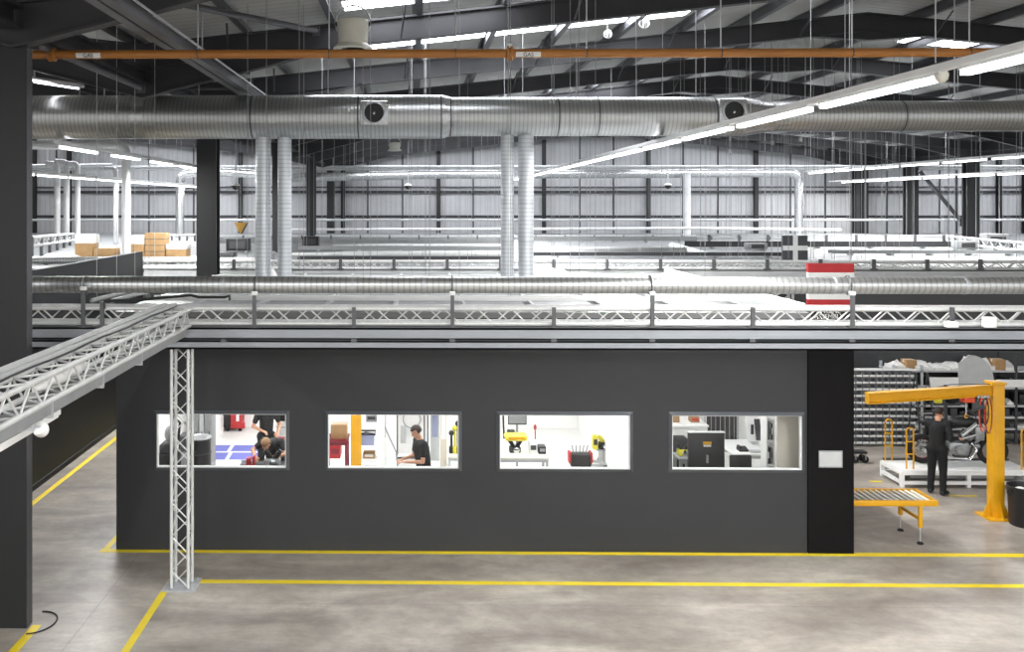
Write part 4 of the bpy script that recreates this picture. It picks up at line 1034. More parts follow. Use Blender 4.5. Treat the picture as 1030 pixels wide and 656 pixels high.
# motorcycle on the table
mx, my = pt(959, 440, (ty0 + ty1) / 2).x, (ty0 + ty1) / 2 + .05
t = thing('motorcycle', 'partly built black and silver motorcycle standing on the white lift table', 'motorcycle', (mx, my, tz))
t.rotation_euler = (0, 0, -.12); 
def part_l(mb, name, m, parent=None, label=None): # local part (thing is rotated)
    return lobj(mb.mesh(name, [m] if not isinstance(m, list) else m, Vector((0, 0, 0))), name, m, parent or t, label)
RW = .32
for x, nm in ((.72, 'front_wheel'), (-.7, 'rear_wheel')):
    w = part_l(MB().torus((x, 0, RW), RW - .055, .055, 'y', 36, 10), nm, M_RUBBER)
    part_l(MB().torus((x, 0, RW), RW - .1, .02, 'y', 30, 8), 'rim', M_MAROON, w)
    A = MB()
    for k in range(10):
        a = 2 * PI * k / 10; A.tube((x, 0, RW), (x + .22 * math.cos(a), 0, RW + .22 * math.sin(a)), .009, n=6)
    A.lathe([(.045, -.05), (.045, .05)], (x, 0, RW), 'y', 14); part_l(A, 'spokes', M_CHROME, w)
    part_l(MB().lathe([(.13, -.035), (.13, -.03), (.07, -.03), (.07, -.035)], (x, -.03, RW), 'y', 24), 'brake_disc', M_CHROME, w)
part_l(MB().box((-.2, -.13, .22), (.22, .13, .5), .05).box((-.1, -.17, .3), (.1, .17, .42), .04).tube((.02, -.16, .36), (.02, -.2, .36), .1, n=18).tube((.02, .16, .36), (.02, .2, .36), .1, n=18), 'engine_block', M_ALLOY)
A = MB()
for y in (-.08, .08):
    for k in range(6): A.cbox((.1 + .02 * k, y, .53 + .035 * k), (.15, .12, .015))
    A.tube((.08, y, .48), (.2, y, .74), .05, n=12)
part_l(A, 'cylinder_fins', M_DGREY)
A = MB()
for y in (-.1, .1):
    A.path([(.5, y * .3, .95), (.25, y, .86), (-.25, y, .78), (-.32, y, .5), (-.1, y, .2), (.2, y, .2), (.45, y * .5, .82)], .02, 8)
    A.path([(-.3, y, .5), (-.7, y * 1.2, RW)], .022, 8); A.path([(-.25, y, .78), (-.75, y, .86)], .016, 8)
part_l(A, 'frame', M_BLACK)
A = MB()
for y in (-.09, .09): A.tube((.72, y, RW), (.5, y, .98), .024, n=12); A.tube((.72, y, RW), (.62, y, .62), .032, n=12)
A.cbox((.52, 0, .92), (.08, .24, .03)); A.cbox((.56, 0, .8), (.08, .24, .03)); part_l(A, 'front_fork', M_CHROME, None, 'bright silver fork tubes')
part_l(MB().path([(.4, -.4, 1.06), (.48, -.25, 1.1), (.52, 0, 1.02), (.48, .25, 1.1), (.4, .4, 1.06)], .013, 8).tube((.4, -.4, 1.06), (.36, -.5, 1.05), .02).tube((.4, .4, 1.06), (.36, .5, 1.05), .02), 'handlebar', M_BLACK)
part_l(MB().lathe([(.02, -.1), (.08, -.06), (.095, 0), (.095, .03), (.07, .05), (.001, .055)], (.64, 0, .93), 'x', 20), 'headlight', M_BLACK)
part_l(MB().ball((.12, 0, .93), (.3, .16, .13), 20, 12), 'fuel_tank', M_BLACK)
part_l(MB().box((-.72, -.13, .84), (-.14, .13, .92), .04), 'seat', M_RUBBER)
A = MB()
for y in (-.16, .16): A.path([(.26, y * .6, .5), (.34, y, .36), (.2, y * 1.1, .16), (-.2, y * 1.15, .18)], .024, 10); A.tube((-.2, y * 1.15, .18), (-.75, y * 1.2, .34), .045, .052, n=14)
part_l(A, 'exhaust', M_CHROME)
part_l(MB().tube((-.02, -.26, .68), (.32, -.2, .93), .055, .045, 16).tube((-.04, -.26, .6), (.3, -.2, .7), .03, .03, 12), 'silver_intake', M_CHROME, None, 'bright silver tube on the side of the motorcycle')
A = MB()
for k in range(7): A.tube((.3 + .03 * k, -.12, .5 + .05 * k), (.42 + .02 * k, -.1, .55 + .06 * k), .018, n=8)
A.cbox((.42, 0, .7), (.2, .26, .3), .03); A.ball((.2, -.14, .62), .07); A.ball((.35, -.15, .45), .06); part_l(A, 'radiator', M_ALLOY)
part_l(MB().torus((.72, 0, RW), RW + .03, .035, 'y', 16, 8, .5, 2.5), 'front_mudguard', M_BLACK)
# extra parts leaning near the motorcycle
p = pt(968, 410, ty0 + .35)
t = thing('parts_stand', 'dark parts stand with yellow tagged component above the motorcycle', 'stand', (p.x, ty1 + .25, 0))
ty1 += .22
MB().box((p.x - .03, ty1 + .02, 0), (p.x + .03, ty1 + .08, 1.95), .004).part('upright', M_DGREY, t)
MB().box((p.x - .25, ty1 - .1, 0), (p.x + .25, ty1 + .2, .03)).part('base', M_DGREY, t)
MB().box((p.x - .3, ty1 - .02, 1.5), (p.x + .3, ty1 + .04, 1.55)).part('crossbar', M_DGREY, t)
MB().ball((p.x + .12, ty1 + .02, 1.72), (.2, .14, .18), 18, 12).part('black_cover', M_BLACK, t)
MB().box((p.x - .28, ty1 - .06, 1.55), (p.x - .12, ty1 + .06, 1.74), .03).part('yellow_component', M_LIME, t)
MB().tube((p.x - .5, ty1 + .0, 1.86), (p.x - .06, ty1 + .02, 1.72), .045, n=14).part('silver_tube', M_CHROME, t)
for i in range(6):
    a = pt(935 + i * 9.5, 425 + (i % 3) * 12, ty1 + .25)
# second machine, partly hidden behind the front guard
p = fl(917, 474)
# bin rack ------------------------------------------------------------------
bd = 23.35
bx0, bx1 = pt(845, 400, bd).x, pt(922, 400, bd).x
by = CT * bd + .14
t = thing('bin_rack', 'tall grey louvred rack filled with rows of small bins behind the conveyor', 'rack', ((bx0 + bx1) / 2, by + .2, 0))
for x in (bx0, bx1 - .04): MB().box((x, by + .2, 0), (x + .04, by + .26, 1.9)).part('upright', M_GALV, t)
for x in (bx0, bx1 - .04): MB().box((x, by - .1, 0), (x + .04, by + .4, .04)).part('foot_bar', M_GALV, t)
MB().box((bx0 + .04, by + .22, .08), (bx1 - .04, by + .24, 1.9)).part('back_panel', M_DGREY, t)
MB().box((bx0, by + .02, 1.87), (bx1, by + .26, 1.9)).part('top_shelf', M_WHITE, t)
rows = 11; colsn = 11; rh = .165; cw = (bx1 - bx0 - .08) / colsn
def bin_mesh(w, dp, h):
    A = MB(); e = .006
    A.box((-w / 2, 0, 0), (w / 2, dp, e)); A.box((-w / 2, dp - e, e), (w / 2, dp, h))
    for s in (-1, 1):
        x0, x1 = (-w / 2, -w / 2 + e) if s < 0 else (w / 2 - e, w / 2)
        A.prism([(0, e), (dp - e, e), (dp - e, h), (.07, h), (0, h * .5)], 'x', x0, x1)
    A.prism([(0, e), (.006, e), (-.016, h * .55), (-.022, h * .55)], 'x', -w / 2 + e, w / 2 - e)
    A.slot(1).box((-w / 2 + .01, -.026, h * .2), (w / 2 - .01, -.012, h * .58))
    return A.mesh('bin', [M_BIN, M_WHITE], Vector((0, 0, 0)))
bme = bin_mesh(cw * .93, .19, rh * .72)
for r in range(rows):
    z = 1.9 - .05 - (r + 1) * rh + .02
    if z < .03: continue
    MB().box((bx0 + .04, by + .2, z + rh * .62), (bx1 - .04, by + .215, z + rh * .72)).part('louvre_rail', M_GALV, t)
    for c in range(colsn):
        o = bpy.data.objects.new('storage_bin', bme); COL.objects.link(o)
        o.location = (bx0 + .04 + cw * (c + .5), by + .005, z)
        tag(o, 'small grey plastic bin in the %s row from the top of the louvred bin rack' % ORD[r], 'bin', 'bins on the louvred rack, %s row' % ORD[r])
# long storage rack at the back ----------------------------------------------
ry0 = CT * 23.6 + .17; ry1 = ry0 + .7
rx0, rx1 = pt(897, 400, 23.6).x, pt(1062, 400, 23.6).x
t = thing('storage_rack', 'long steel storage rack with white wrapped goods along the back of the assembly bay', 'rack', ((rx0 + rx1) / 2, ry0, 0))
for px in (899, 927, 1021, 1060):
    x = pt(px, 400, 23.6).x
    for y in (ry0, ry1 - .05): MB().box((x - .03, y, 0), (x + .03, y + .05, 1.97 if px != 1021 else 2.2)).part('upright', M_GALV if px != 1021 else M_DGREY, t)
levels = [2.0, 1.5, 1.05, .72, .35]
levels = [pt(1000, py, 23.6).z for py in (372.5, 389.5, 407.5, 419, 430.5, 451)]
for z in levels:
    MB().box((rx0, ry0, z - .045), (rx1, ry0 + .03, z)).box((rx0, ry0 + .03, z - .02), (rx1, ry1, z - .002)).part('shelf', M_LGREY, t)
MB().box((rx0, ry1 - .01, .1), (rx1, ry1 + .0, 2.2)).part('back_mesh', M_DGREY, t)
# wrapped goods on the top shelf
def wrapped(name, label, x0, x1, y0, y1, z, h, m=M_WRAP, group='wrapped goods on the storage rack', cat='wrapped goods'):
    nx, ny = max(4, int((x1 - x0) / .12)), 4; vs = []; fs = []
    rnd = random.Random(int(x0 * 1000))
    for j in range(ny + 1):
        for i in range(nx + 1):
            e = min(i, nx - i, j, ny - j)
            vs.append((x0 + (x1 - x0) * i / nx, y0 + (y1 - y0) * j / ny, z + (h * (.55 + .45 * rnd.random()) if e > 0 else h * .35 * rnd.random() + .03)))
    n = len(vs); vs += [(v[0], v[1], z) for v in vs]
    for j in range(ny):
        for i in range(nx):
            a = j * (nx + 1) + i; q = (a, a + 1, a + nx + 2, a + nx + 1); fs.append(q); fs.append([k + n for k in q][::-1])
    ring = [i for i in range(nx + 1)] + [(j + 1) * (nx + 1) - 1 for j in range(1, ny + 1)] + [ny * (nx + 1) + i for i in range(nx - 1, -1, -1)] + [j * (nx + 1) for j in range(ny - 1, 0, -1)]
    for a, b in zip(ring, ring[1:] + ring[:1]): fs.append((a, a + n, b + n, b))
    A = MB(); A.add(vs, fs, True)
    return A.solo(name, m, label, cat, group)
zt = levels[0]
wl = [('wide white wrapped bundle at the left end of the top shelf, beside a carton', 898, 911), ('white wrapped bundle on the top shelf right of the left carton', 917, 935), ('low white wrapped bundle on the top shelf, middle', 937, 952),
      ('white wrapped bundle on the top shelf left of the quarter-round sheet', 953, 968), ('white wrapped bundle on the top shelf behind the quarter-round sheet', 970, 996), ('white wrapped bundle at the right end of the top shelf', 1006.5, 1019)]
for i, (lab, a, b) in enumerate(wl):
    wrapped('wrapped_bundle', lab, pt(a, 370, 23.8).x, pt(b, 370, 23.8).x, ry0 + .04, ry1 - .06, zt, [.22, .2, .14, .16, .3, .22][i])
def carton(label, p, w, d, h, group, tape=True, rz=0):
    t = thing('cardboard_carton', label, 'carton', p, group); t.rotation_euler = (0, 0, rz)
    lobj(MB().box((-w / 2, -d / 2, 0), (w / 2, d / 2, h), .006).mesh('carton', [M_CARD], Vector((0, 0, 0))), 'carton_box', M_CARD, t)
    if tape: lobj(MB().box((-w / 2 - .001, -.025, h - .07), (w / 2 + .001, .025, h + .001)).mesh('x', [M_OFFWH], Vector((0, 0, 0))), 'packing_tape', M_OFFWH, t)
    return t
carton('small cardboard carton on the top shelf at the left of the storage rack', Vector((pt(914, 370, 23.8).x, ry0 + .22, zt)), .26, .3, .24, 'cartons on the storage rack')
carton('small cardboard carton on the top shelf at the right of the storage rack', Vector((pt(1001.5, 370, 23.8).x, ry0 + .2, zt)), .27, .3, .26, 'cartons on the storage rack')
# goods on the lower shelves
rnd = random.Random(4)
cnt = 0
for li, z in enumerate(levels[1:]):
    gap = levels[li] - z
    x = rx0 + .25
    while x < rx1 - .3:
        w = rnd.uniform(.16, .34); h = min(gap - .09, rnd.uniform(.1, .26))
        if 905 < 404 + (x / 23.7) * 950 + 12 and not (li == 0 and x < rx0 + .2):
            k = rnd.random(); cnt += 1
            side = ORD[cnt - 1] if cnt <= 30 else None
            xx = min(x + w, rx1 - .1)
            nm = ['top', 'second', 'third', 'fourth', 'fifth', 'lowest'][li + 1]
            if k < .5:
                A = MB().box((x, ry0 + .08, z), (xx, ry0 + .5, z + h), .012).box((x + .02, ry0 + .066, z + h * .3), (xx - .02, ry0 + .08, z + h * .75))
                A.solo('parts_crate', M_BLACK if k < .35 else M_DGREY, '%s parts crate on the %s shelf level of the storage rack' % ('black' if k < .35 else 'dark grey', nm), 'crate', 'crates on the storage rack, %s, %s shelf' % ('black' if k < .35 else 'dark grey', nm))
            elif k < .75:
                r = min(h / 2, .09)
                A = MB().lathe([(r * .4, 0), (r, .05), (r, .36), (r * .5, .42)], ((x + xx) / 2, ry0 + .06, z + r), 'y', 16)
                A.solo('metal_canister', M_CHROME if k < .62 else M_ALLOY, '%s round metal part lying on the %s shelf level of the storage rack' % ('shiny' if k < .62 else 'dull', nm), 'metal part', 'round parts on the storage rack, %s, %s shelf' % ('shiny' if k < .62 else 'dull', nm))
            else:
                wrapped('wrapped_bundle', 'small white wrapped part lying on the %s shelf level of the storage rack' % nm, x, xx, ry0 + .06, ry0 + .5, z, h * .7, group='wrapped parts, %s shelf' % nm)
        x += w + rnd.uniform(.03, .16)
# quarter-round sheet standing on the second shelf level's front edge
za = levels[1]; xa, xb = pt(967.5, 380, 23.4).x, pt(1003, 380, 23.4).x; zc2 = pt(975, 358.5, 23.4).z
pl = [(xa, za), (xb, za)] + [(xb - (xb - pt(981, 360, 23.4).x) * (1 - math.cos(a)), za + .1 + (zc2 - za - .1) * math.sin(a)) for a in [PI / 2 * k / 10 for k in range(11)]] + [(pt(978, 360, 23.4).x, zc2 + .01), (xa, zc2 - .2)]
MB().prism(pl, 'y', ry0 - .04, ry0).box((xa + .05, ry0 - .045, za), (xa + .09, ry0 - .04, za + .4)).solo('curved_guard_sheet', M_LGREY, 'large pale grey sheet with one rounded corner in front of the storage rack', 'sheet')
# white panel band under the top shelf
MB().box((pt(936, 380, 23.5).x, ry0 - .02, levels[1] + .01), (pt(966.5, 380, 23.5).x, ry0 - .003, levels[1] + .25)).box((pt(936, 380, 23.5).x, ry0 - .024, levels[1] + .12), (pt(966.5, 380, 23.5).x, ry0 - .02, levels[1] + .13)).solo('shelf_front_panel', M_WHITE, 'white panel closing the shelf below the top one, left of the quarter-round sheet', 'panel')
MB().box((pt(1003.5, 380, 23.5).x, ry0 - .02, levels[1] + .01), (rx1, ry0 - .003, levels[1] + .2)).box((pt(1003.5, 380, 23.5).x, ry0 - .024, levels[1] + .1), (rx1, ry0 - .02, levels[1] + .11)).solo('shelf_front_panel', M_WHITE, 'white panel closing the shelf below the top one, right of the quarter-round sheet', 'panel')
# step ladder-like trestle left of the rack (dark)
x = pt(930, 420, 22.8).x; y = CT * 22.8
t = thing('step_ladder', 'dark folding step ladder standing behind the mechanic, in front of the storage rack', 'ladder', (x, y, 0))
for s in (-1, 1):
    MB().tube((x + s * .2, y - .02, 0), (x + s * .14, y + .3, 1.9), .02, n=8).part('leg', M_DGREY, t)
    MB().tube((x + s * .2, y + .66, 0), (x + s * .14, y + .34, 1.9), .016, n=8).part('leg', M_DGREY, t)
for k in range(5):
    f = (k + 1) / 6; MB().cbox((x, y - .02 + .32 * f, 1.9 * f), (.38 - .12 * f, .09, .025)).part('tread', M_GREY, t)
# black waste bin at the right edge
p = fl(1035, 530); bx, byy = p.x, p.y + .1
t = thing('waste_bin', 'round black waste bin at the right edge beside the yellow crane pillar', 'bin', (bx, byy, 0))
MB().lathe([(.001, 0), (.255, 0), (.265, .02), (.295, .68), (.31, .7), (.31, .73), (.292, .735), (.285, .70), (.25, .05), (.001, .05)], (bx, byy, 0), 'z', 32).part('tub', M_BLACK, t)
MB().ball((bx - .08, byy, .6), (.15, .16, .11), 14, 8).part('bag', M_WRAP, t, 'white plastic bag showing above the rim')
for s in (-1, 1): MB().torus((bx + s * .3, byy, .6), .05, .012, 'x', 12, 6).part('handle', M_BLACK, t)
# small castor trolley by the bin rack
p = fl(865, 465)
t = thing('castor_trolley', 'small black castor trolley on the floor below the bin rack', 'trolley', (p.x, p.y, 0))
MB().box((p.x - .2, p.y - .12, .22), (p.x + .12, p.y + .12, .27), .01).part('deck', M_BLACK, t)
for a, b in ((-.15, -.09), (-.15, .09), (.08, -.09), (.08, .09)):
    MB().lathe([(.02, -.02), (.075, -.02), (.085, 0), (.075, .02), (.02, .02)], (p.x + a, p.y + b, .085), 'y', 16).part('castor_wheel', M_RUBBER, t)
    MB().box((p.x + a - .015, p.y + b - .03, .085), (p.x + a + .015, p.y + b - .022, .22)).box((p.x + a - .015, p.y + b + .022, .085), (p.x + a + .015, p.y + b + .03, .22)).part('fork', M_CHROME, t)
MB().path([(p.x - .19, p.y - .1, .26), (p.x - .24, p.y - .1, .48), (p.x - .24, p.y + .1, .48), (p.x - .19, p.y + .1, .26)], .012, 8).part('handle', M_GREY, t)

# ------------------------------------------------------------------ signs
ys = 22
p, q = at(812, 265, ys), at(858, 323.5, ys)
w = q.x - p.x
t = thing('hanging_sign', 'red, white and red hanging sign with a black lettered strip at its foot', 'sign', ((p.x + q.x) / 2, ys, q.z))
bands = [265, 274, 301, 309.5]
zz = [at(830, b, ys).z for b in bands] + [q.z]
for k, m in enumerate((M_RED, M_WHITE, M_RED, M_BLACK)):
    MB().box((p.x, ys - .06, zz[k + 1]), (q.x, ys + .06, zz[k])).part(['upper_red_band', 'white_band', 'lower_red_band', 'lettered_strip'][k], m, t)
for j, (tx, py, sz) in enumerate((('ENGINE', 313.2, .15), ('ASSEMBLY', 318.6, .15))):
    c = at(834, py, ys - .07); text_mesh(tx, sz, 'lettering', M_TEXTW, t, (c.x, ys - .064, c.z), (PI / 2, 0, 0))
for x in (p.x + .08, q.x - .08): MB().tube((x, ys, p.z), (x, ys, under(x) + RD + PU), .008, n=6).part('hanging_wire', M_LGREY, t)
ys = 30
p, q = at(787, 237, ys), at(812, 262, ys)
t = thing('hanging_sign', 'dark grey square hanging sign with a white cross', 'sign', ((p.x + q.x) / 2, ys, q.z))
MB().box((p.x, ys - .04, q.z), (q.x, ys + .04, p.z)).part('sign_board', M_SIGNG, t)
cxx, czz = (p.x + q.x) / 2 - .0, (p.z + q.z) / 2; cw2 = .075
MB().box((cxx - cw2, ys - .05, q.z), (cxx + cw2, ys - .04, p.z)).box((p.x, ys - .05, czz - cw2), (cxx - cw2, ys - .04, czz + cw2)).box((cxx + cw2, ys - .05, czz - cw2), (q.x, ys - .04, czz + cw2)).part('white_cross', M_WHITE, t)
for x in (p.x + .06, q.x - .06): MB().tube((x, ys, p.z), (x, ys, under(x) + RD + PU), .008, n=6).part('hanging_wire', M_LGREY, t)
ys = 44
p, q = at(235.5, 224, ys), at(248.5, 235.5, ys)
t = thing('warning_triangle', 'amber triangle pointing down, right of the left dark column', 'sign', ((p.x + q.x) / 2, ys, q.z))
A = MB(); A.prism([(p.x, p.z), (q.x, p.z), ((p.x + q.x) / 2, q.z)], 'y', ys - .06, ys + .06); A.part('board', mat('amber board', '#c7983a', .5, 0, .08, 6), t)
MB().prism([(q.x, p.z), (q.x + .06, p.z), ((p.x + q.x) / 2 + .06, q.z), ((p.x + q.x) / 2, q.z)], 'y', ys - .05, ys + .08).part('dark_edge', M_DGREY, t)
MB().tube(((p.x + q.x) / 2, ys, p.z), ((p.x + q.x) / 2, ys, under(p.x) + RD + PU), .01, n=6).part('hanging_wire', M_LGREY, t)

# cartons on the rear roof, far left
yc2 = 34
for i, (a, b, t0, lab, wr) in enumerate([(75.5, 93, 236.5, 'large cardboard carton under clear wrap, leftmost of the cartons on the far roof', 1), (94, 115, 250, 'low cardboard carton between the two large wrapped stacks on the far roof', 0),
                                         (131, 144.5, 237.5, 'cardboard carton under clear wrap right of the pale duct drop on the far roof', 1), (145.5, 165.5, 234.5, 'tallest stack of brown cartons on the far roof, behind the slanting partition', 0), (167, 187, 246, 'small pale carton at the right end of the far roof cartons', 2)]):
    p, q = at(a, 257, yc2), at(b, t0, yc2)
    h = q.z - 4.05
    t = carton(lab, Vector(((p.x + q.x) / 2, yc2 + .35, 4.05)), q.x - p.x, .7, h, 'cartons on the far roof')
    if wr:
        W = q.x - p.x
        lobj(MB().box((-W / 2 - .012, -.362, h * .62), (W / 2 + .012, .362, h + .02), .02).mesh('x', [M_WRAP], Vector((0, 0, 0))), 'wrap_cover', M_WRAP, t, 'clear wrap over the carton top')
    if i == 3:
        W = q.x - p.x
        for f in (.25, .5, .75): lobj(MB().box((-W / 2 - .004, -.354, h * f - .012), (W / 2 + .004, .354, h * f + .012)).mesh('x', [M_DGREY], Vector((0, 0, 0))), 'carton_seam', M_DGREY, t)
wrapped('wrapped_bundle', 'crumpled white wrapped bundle on the far roof left of the cartons', at(42, 257, 33).x, at(75, 257, 33).x, 32.9, 33.6, 4.05, .22, group='bundles on the far roof')
wrapped('wrapped_bundle', 'white crumpled bundle at the foot of the right pair of upright ducts', at(533, 275, 24.4).x, at(570, 275, 24.4).x, 24.0, 24.6, ZR + .101, .25, group='bundles on the far roof')
wrapped('wrapped_bundle', 'white crumpled bundle beside the left pair of upright ducts', at(261, 275, 22.5).x, at(277, 275, 22.5).x, 22.65, 23.0, ZR + .101, .35, group='bundles on the far roof')
# small roof equipment far back
for i, (px, y, w, h, m, lab) in enumerate([(240, 38, .9, .55, M_BLACK, 'black equipment box on the far roof right of the dark column'), (313, 42, .7, .5, M_BLACK, 'black equipment box on the far roof right of the left upright ducts'),
                                          (268, 30.5, .5, .4, M_GREY, 'small grey equipment box on the far roof between column and ducts'), (228, 31.5, .6, .35, M_DGREY, 'low dark equipment box beside the foot of the dark column'),
                                          (970, 40, .8, .4, M_GREY, 'pale equipment box on the far roof at the right'), (1000, 43, 1.0, .6, M_GREY, 'grey equipment box on the far roof at the far right'),
                                          (760, 40, .8, .3, M_GREY, 'low grey equipment box on the far roof left of the cross sign')]):
    x = at(px, 250, y).x
    t = thing('equipment_box', lab, 'equipment', (x, y, 4.05), 'equipment on the far roof')
    MB().box((x - w / 2, y - .3, 4.11), (x + w / 2, y + .3, 4.05 + h), .015).part('casing', m, t)
    for dx in (-w * .4, w * .4): MB().box((x + dx - .04, y - .28, 4.05), (x + dx + .04, y + .28, 4.11)).part('foot', M_GALV, t)
    MB().box((x - w * .35, y - .31, 4.05 + h * .3), (x + w * .35, y - .3, 4.05 + h * .8)).part('vent_grille', M_DGREY, t)

# ------------------------------------------------------------------ lamps
def lamp_line(label, x, z, y0, y1, seg, gap, w=.085):
    t = thing('lamp_trunking', label, 'lamp line', (x, (y0 + y1) / 2, z), 'white lamp lines')
    MB().box((x - w * .5, y0, z), (x + w * .5, y1, z + .075), .006).part('trunking', M_WHITE, t)
    y = y0 + .3
    while y + seg < y1:
        l = MB().box((x - w * .42, y, z - .045), (x + w * .42, y + seg, z)).part('luminaire', M_WHITE, t)
        MB().box((x - w * .47, y + .04, z - .1), (x + w * .46, y + seg - .04, z - .045)).part('diffuser', M_TUBE, l)
        y += seg + gap
    y = y0 + 1.5
    while y < y1 - .5:
        MB().tube((x, y, z + .1), (x, y, under(x) + RD + PU), .007, n=5).part('hanging_wire', M_LGREY, t); y += max(3.0, (y1 - y0) / 9)
    return t
t = lamp_line('long white lamp line slanting across the right in front of the huge duct', 5.43, 7.37, 3.0, 52, 2.9, .35, .11)
p = pt(946, 68, 9.75)
MB().lathe([(.001, -.065), (.034, -.06), (.058, -.034), (.068, 0), (.068, .03)], (5.43, p.y, 7.37 - .055), 'z', 20).part('sensor_dome', M_OFFWH, t)
MB().ball((5.43, at(732, 128, 16.5).y, 7.3), .055).part('sensor_dome', M_OFFWH, t)
lamp_line('upper distant white lamp line at the far right', 21.3, 7.72, 32, 52, 2.9, .35, .1)
lamp_line('lower distant white lamp line at the far right', 27.0, 7.42, 41, 62, 2.9, .3, .1)
lamp_line('upper distant white lamp line at the far left below the huge duct', -7.9, 7.33, 20.6, 36, 2.4, 1.2, .1)
lamp_line('lower distant white lamp line at the far left', -13.9, 7.12, 31, 61, 2.9, .35, .1)
# short lamp on a bracket at the upper left edge
p, q = at(30, 79.5, 20), at(83, 86.5, 22.5)
t = thing('batten_lamp', 'short bright lamp at the left edge just above the huge duct', 'lamp', (p + q) / 2)
MB().tube(p, q, .06, n=6).part('housing', M_WHITE, t)
MB().tube(p + Vector((.1, 0, -.06)), q - Vector((.1, 0, .06)), .025, n=6).part('diffuser', M_TUBE, t)
MB().tube(p + Vector((.1, 0, .04)), Vector((p.x + .1, p.y, under(p.x) + RD + PU)), .02).part('bracket', M_GALV, t)
# destratification fans
def fan(px, pyb, d, R, h, label):
    p = pt(px, pyb, d)
    t = thing('ceiling_fan', label, 'fan', p, 'roof fans')
    MB().lathe([(R * 1.05, 0), (R * 1.25, .01), (R * 1.22, .035), (R * .95, .1), (R * .93, h * .35), (R * 1.0, h * .8), (R * 1.02, h * .95), (R * .93, h), (R * .7, h + .0), (R * .68, h * .6), (R * .7, .0)], p, 'z', 28).part('housing', M_OFFWH, t)
    MB().lathe([(.06, h * .25), (.1, h * .3), (.1, h * .55), (.06, h * .6)], p, 'z', 14).part('motor', M_GREY, t)
    A = MB()
    for k in range(5):
        a = 2 * PI * k / 5; b = a + .5
        A.add([p + Vector((.08 * math.cos(a), .08 * math.sin(a), h * .38)), p + Vector((R * .66 * math.cos(a), R * .66 * math.sin(a), h * .34)), p + Vector((R * .66 * math.cos(b), R * .66 * math.sin(b), h * .46)), p + Vector((.08 * math.cos(b), .08 * math.sin(b), h * .46))], [(0, 1, 2, 3)])
    o = A.part('blades', M_GREY, t); so = o.modifiers.new('s', 'SOLIDIFY'); so.thickness = .01
    MB().torus(p + Vector((0, 0, h * .9)), R * 1.1, .018, 'y', 20, 8, -.5, PI + .5).part('hoop_bracket', M_GALV, t)
    MB().tube(p + Vector((0, 0, h * .9 + R * 1.1)), Vector((p.x, p.y, under(p.x) + RD + PU)), .015).part('hanger_rod', M_GALV, t)
    for s in (-1, 1): MB().cbox(p + Vector((s * R * 1.03, 0, h * .85)), (.05, .06, .08)).part('pivot', M_DGREY, t)
fan(355, 49.5, 18, .3, .56, 'cream bucket shaped roof fan in a hoop bracket just above the ochre pipe')
fan(397, 152, 40, .24, .36, 'small distant white roof fan just under the huge duct')
# coils of white cable under the roof
for px, py, d, s, lab in ((611, 35, 23, .14, 'small coil of white cable hanging under the roof above the ochre pipe'), (647.5, 24, 23, .18, 'larger coil of white cable hanging under the roof, right of the small coil')):
    p = pt(px, py, d)
    t = thing('cable_coil', lab, 'cable coil', p, 'coils of white cable')
    for k in range(4): MB().torus(p + Vector((.01 * k, .02 * k, .01 * k)), s * (.55 + .06 * k), .016, 'x' if k % 2 else 'y', 20, 6).part('cable_turn', M_WHITE, t)
    MB().tube(p + Vector((0, 0, s)), Vector((p.x, p.y, under(p.x) + RD + PU)), .01).part('hanging_wire', M_LGREY, t)
# little white boxes and dome cameras under the duct
for px, py, d, lab in ((777, 144, 40, 'small white sensor box under the huge duct, left of two'), (805.5, 140.5, 40, 'small white sensor box under the huge duct, right of two'), (734.5, 152.5, 40, 'small white sensor box below the lamp line crossing')):
    p = pt(px, py, d)
    t = thing('sensor_box', lab, 'sensor', p, 'white sensor boxes')
    MB().cbox(p, (.11, .08, .2), .015).part('casing', M_WHITE, t)
    MB().tube(p + Vector((0, 0, .1)), Vector((p.x, p.y, under(p.x) + RD + PU)), .012).part('hanging_wire', M_LGREY, t)
    MB().ball(p + Vector((0, -.04, -.1)), .03).part('lens', M_BLACK, t)
for px, py, d, lab in ((237, 187, 44, 'dark dome camera hanging right of the left dark column'), (410.5, 187, 52, 'dark dome camera hanging left of centre before the far wall'), (672, 186.5, 52, 'dark dome camera hanging right of centre before the far wall')):
    p = pt(px, py, d)
    t = thing('dome_camera', lab, 'camera', p, 'dome cameras')
    MB().lathe([(.001, -.2), (.1, -.17), (.17, -.08), (.19, .0)], p, 'z', 20).part('dome', M_BLACK, t)
    MB().lathe([(.2, 0), (.2, .06), (.1, .12), (.04, .14)], p, 'z', 20).part('mount', M_WHITE, t)
    MB().tube(p + Vector((0, 0, .14)), Vector((p.x, p.y, under(p.x) + RD + PU)), .02).part('drop_rod', M_GALV, t)
# emergency lights on the front gallery
for px, py, lab in ((993, 321, 'small white box on the front gallery truss at the far right'), (955, 325.5, 'low white strip on the front gallery truss right of the sign')):
    p = at(px, py, 14.6); zb_ = at(px, 328, 14.6).z
    MB().box((p.x - .09, 14.5, at(px, 329, 14.6).z), (p.x + .09, 14.6, p.z + .04), .01).box((p.x - .07, 14.49, p.z - .03), (p.x + .07, 14.5, p.z + .02)).solo('emergency_light', M_WHITE, lab, 'light')

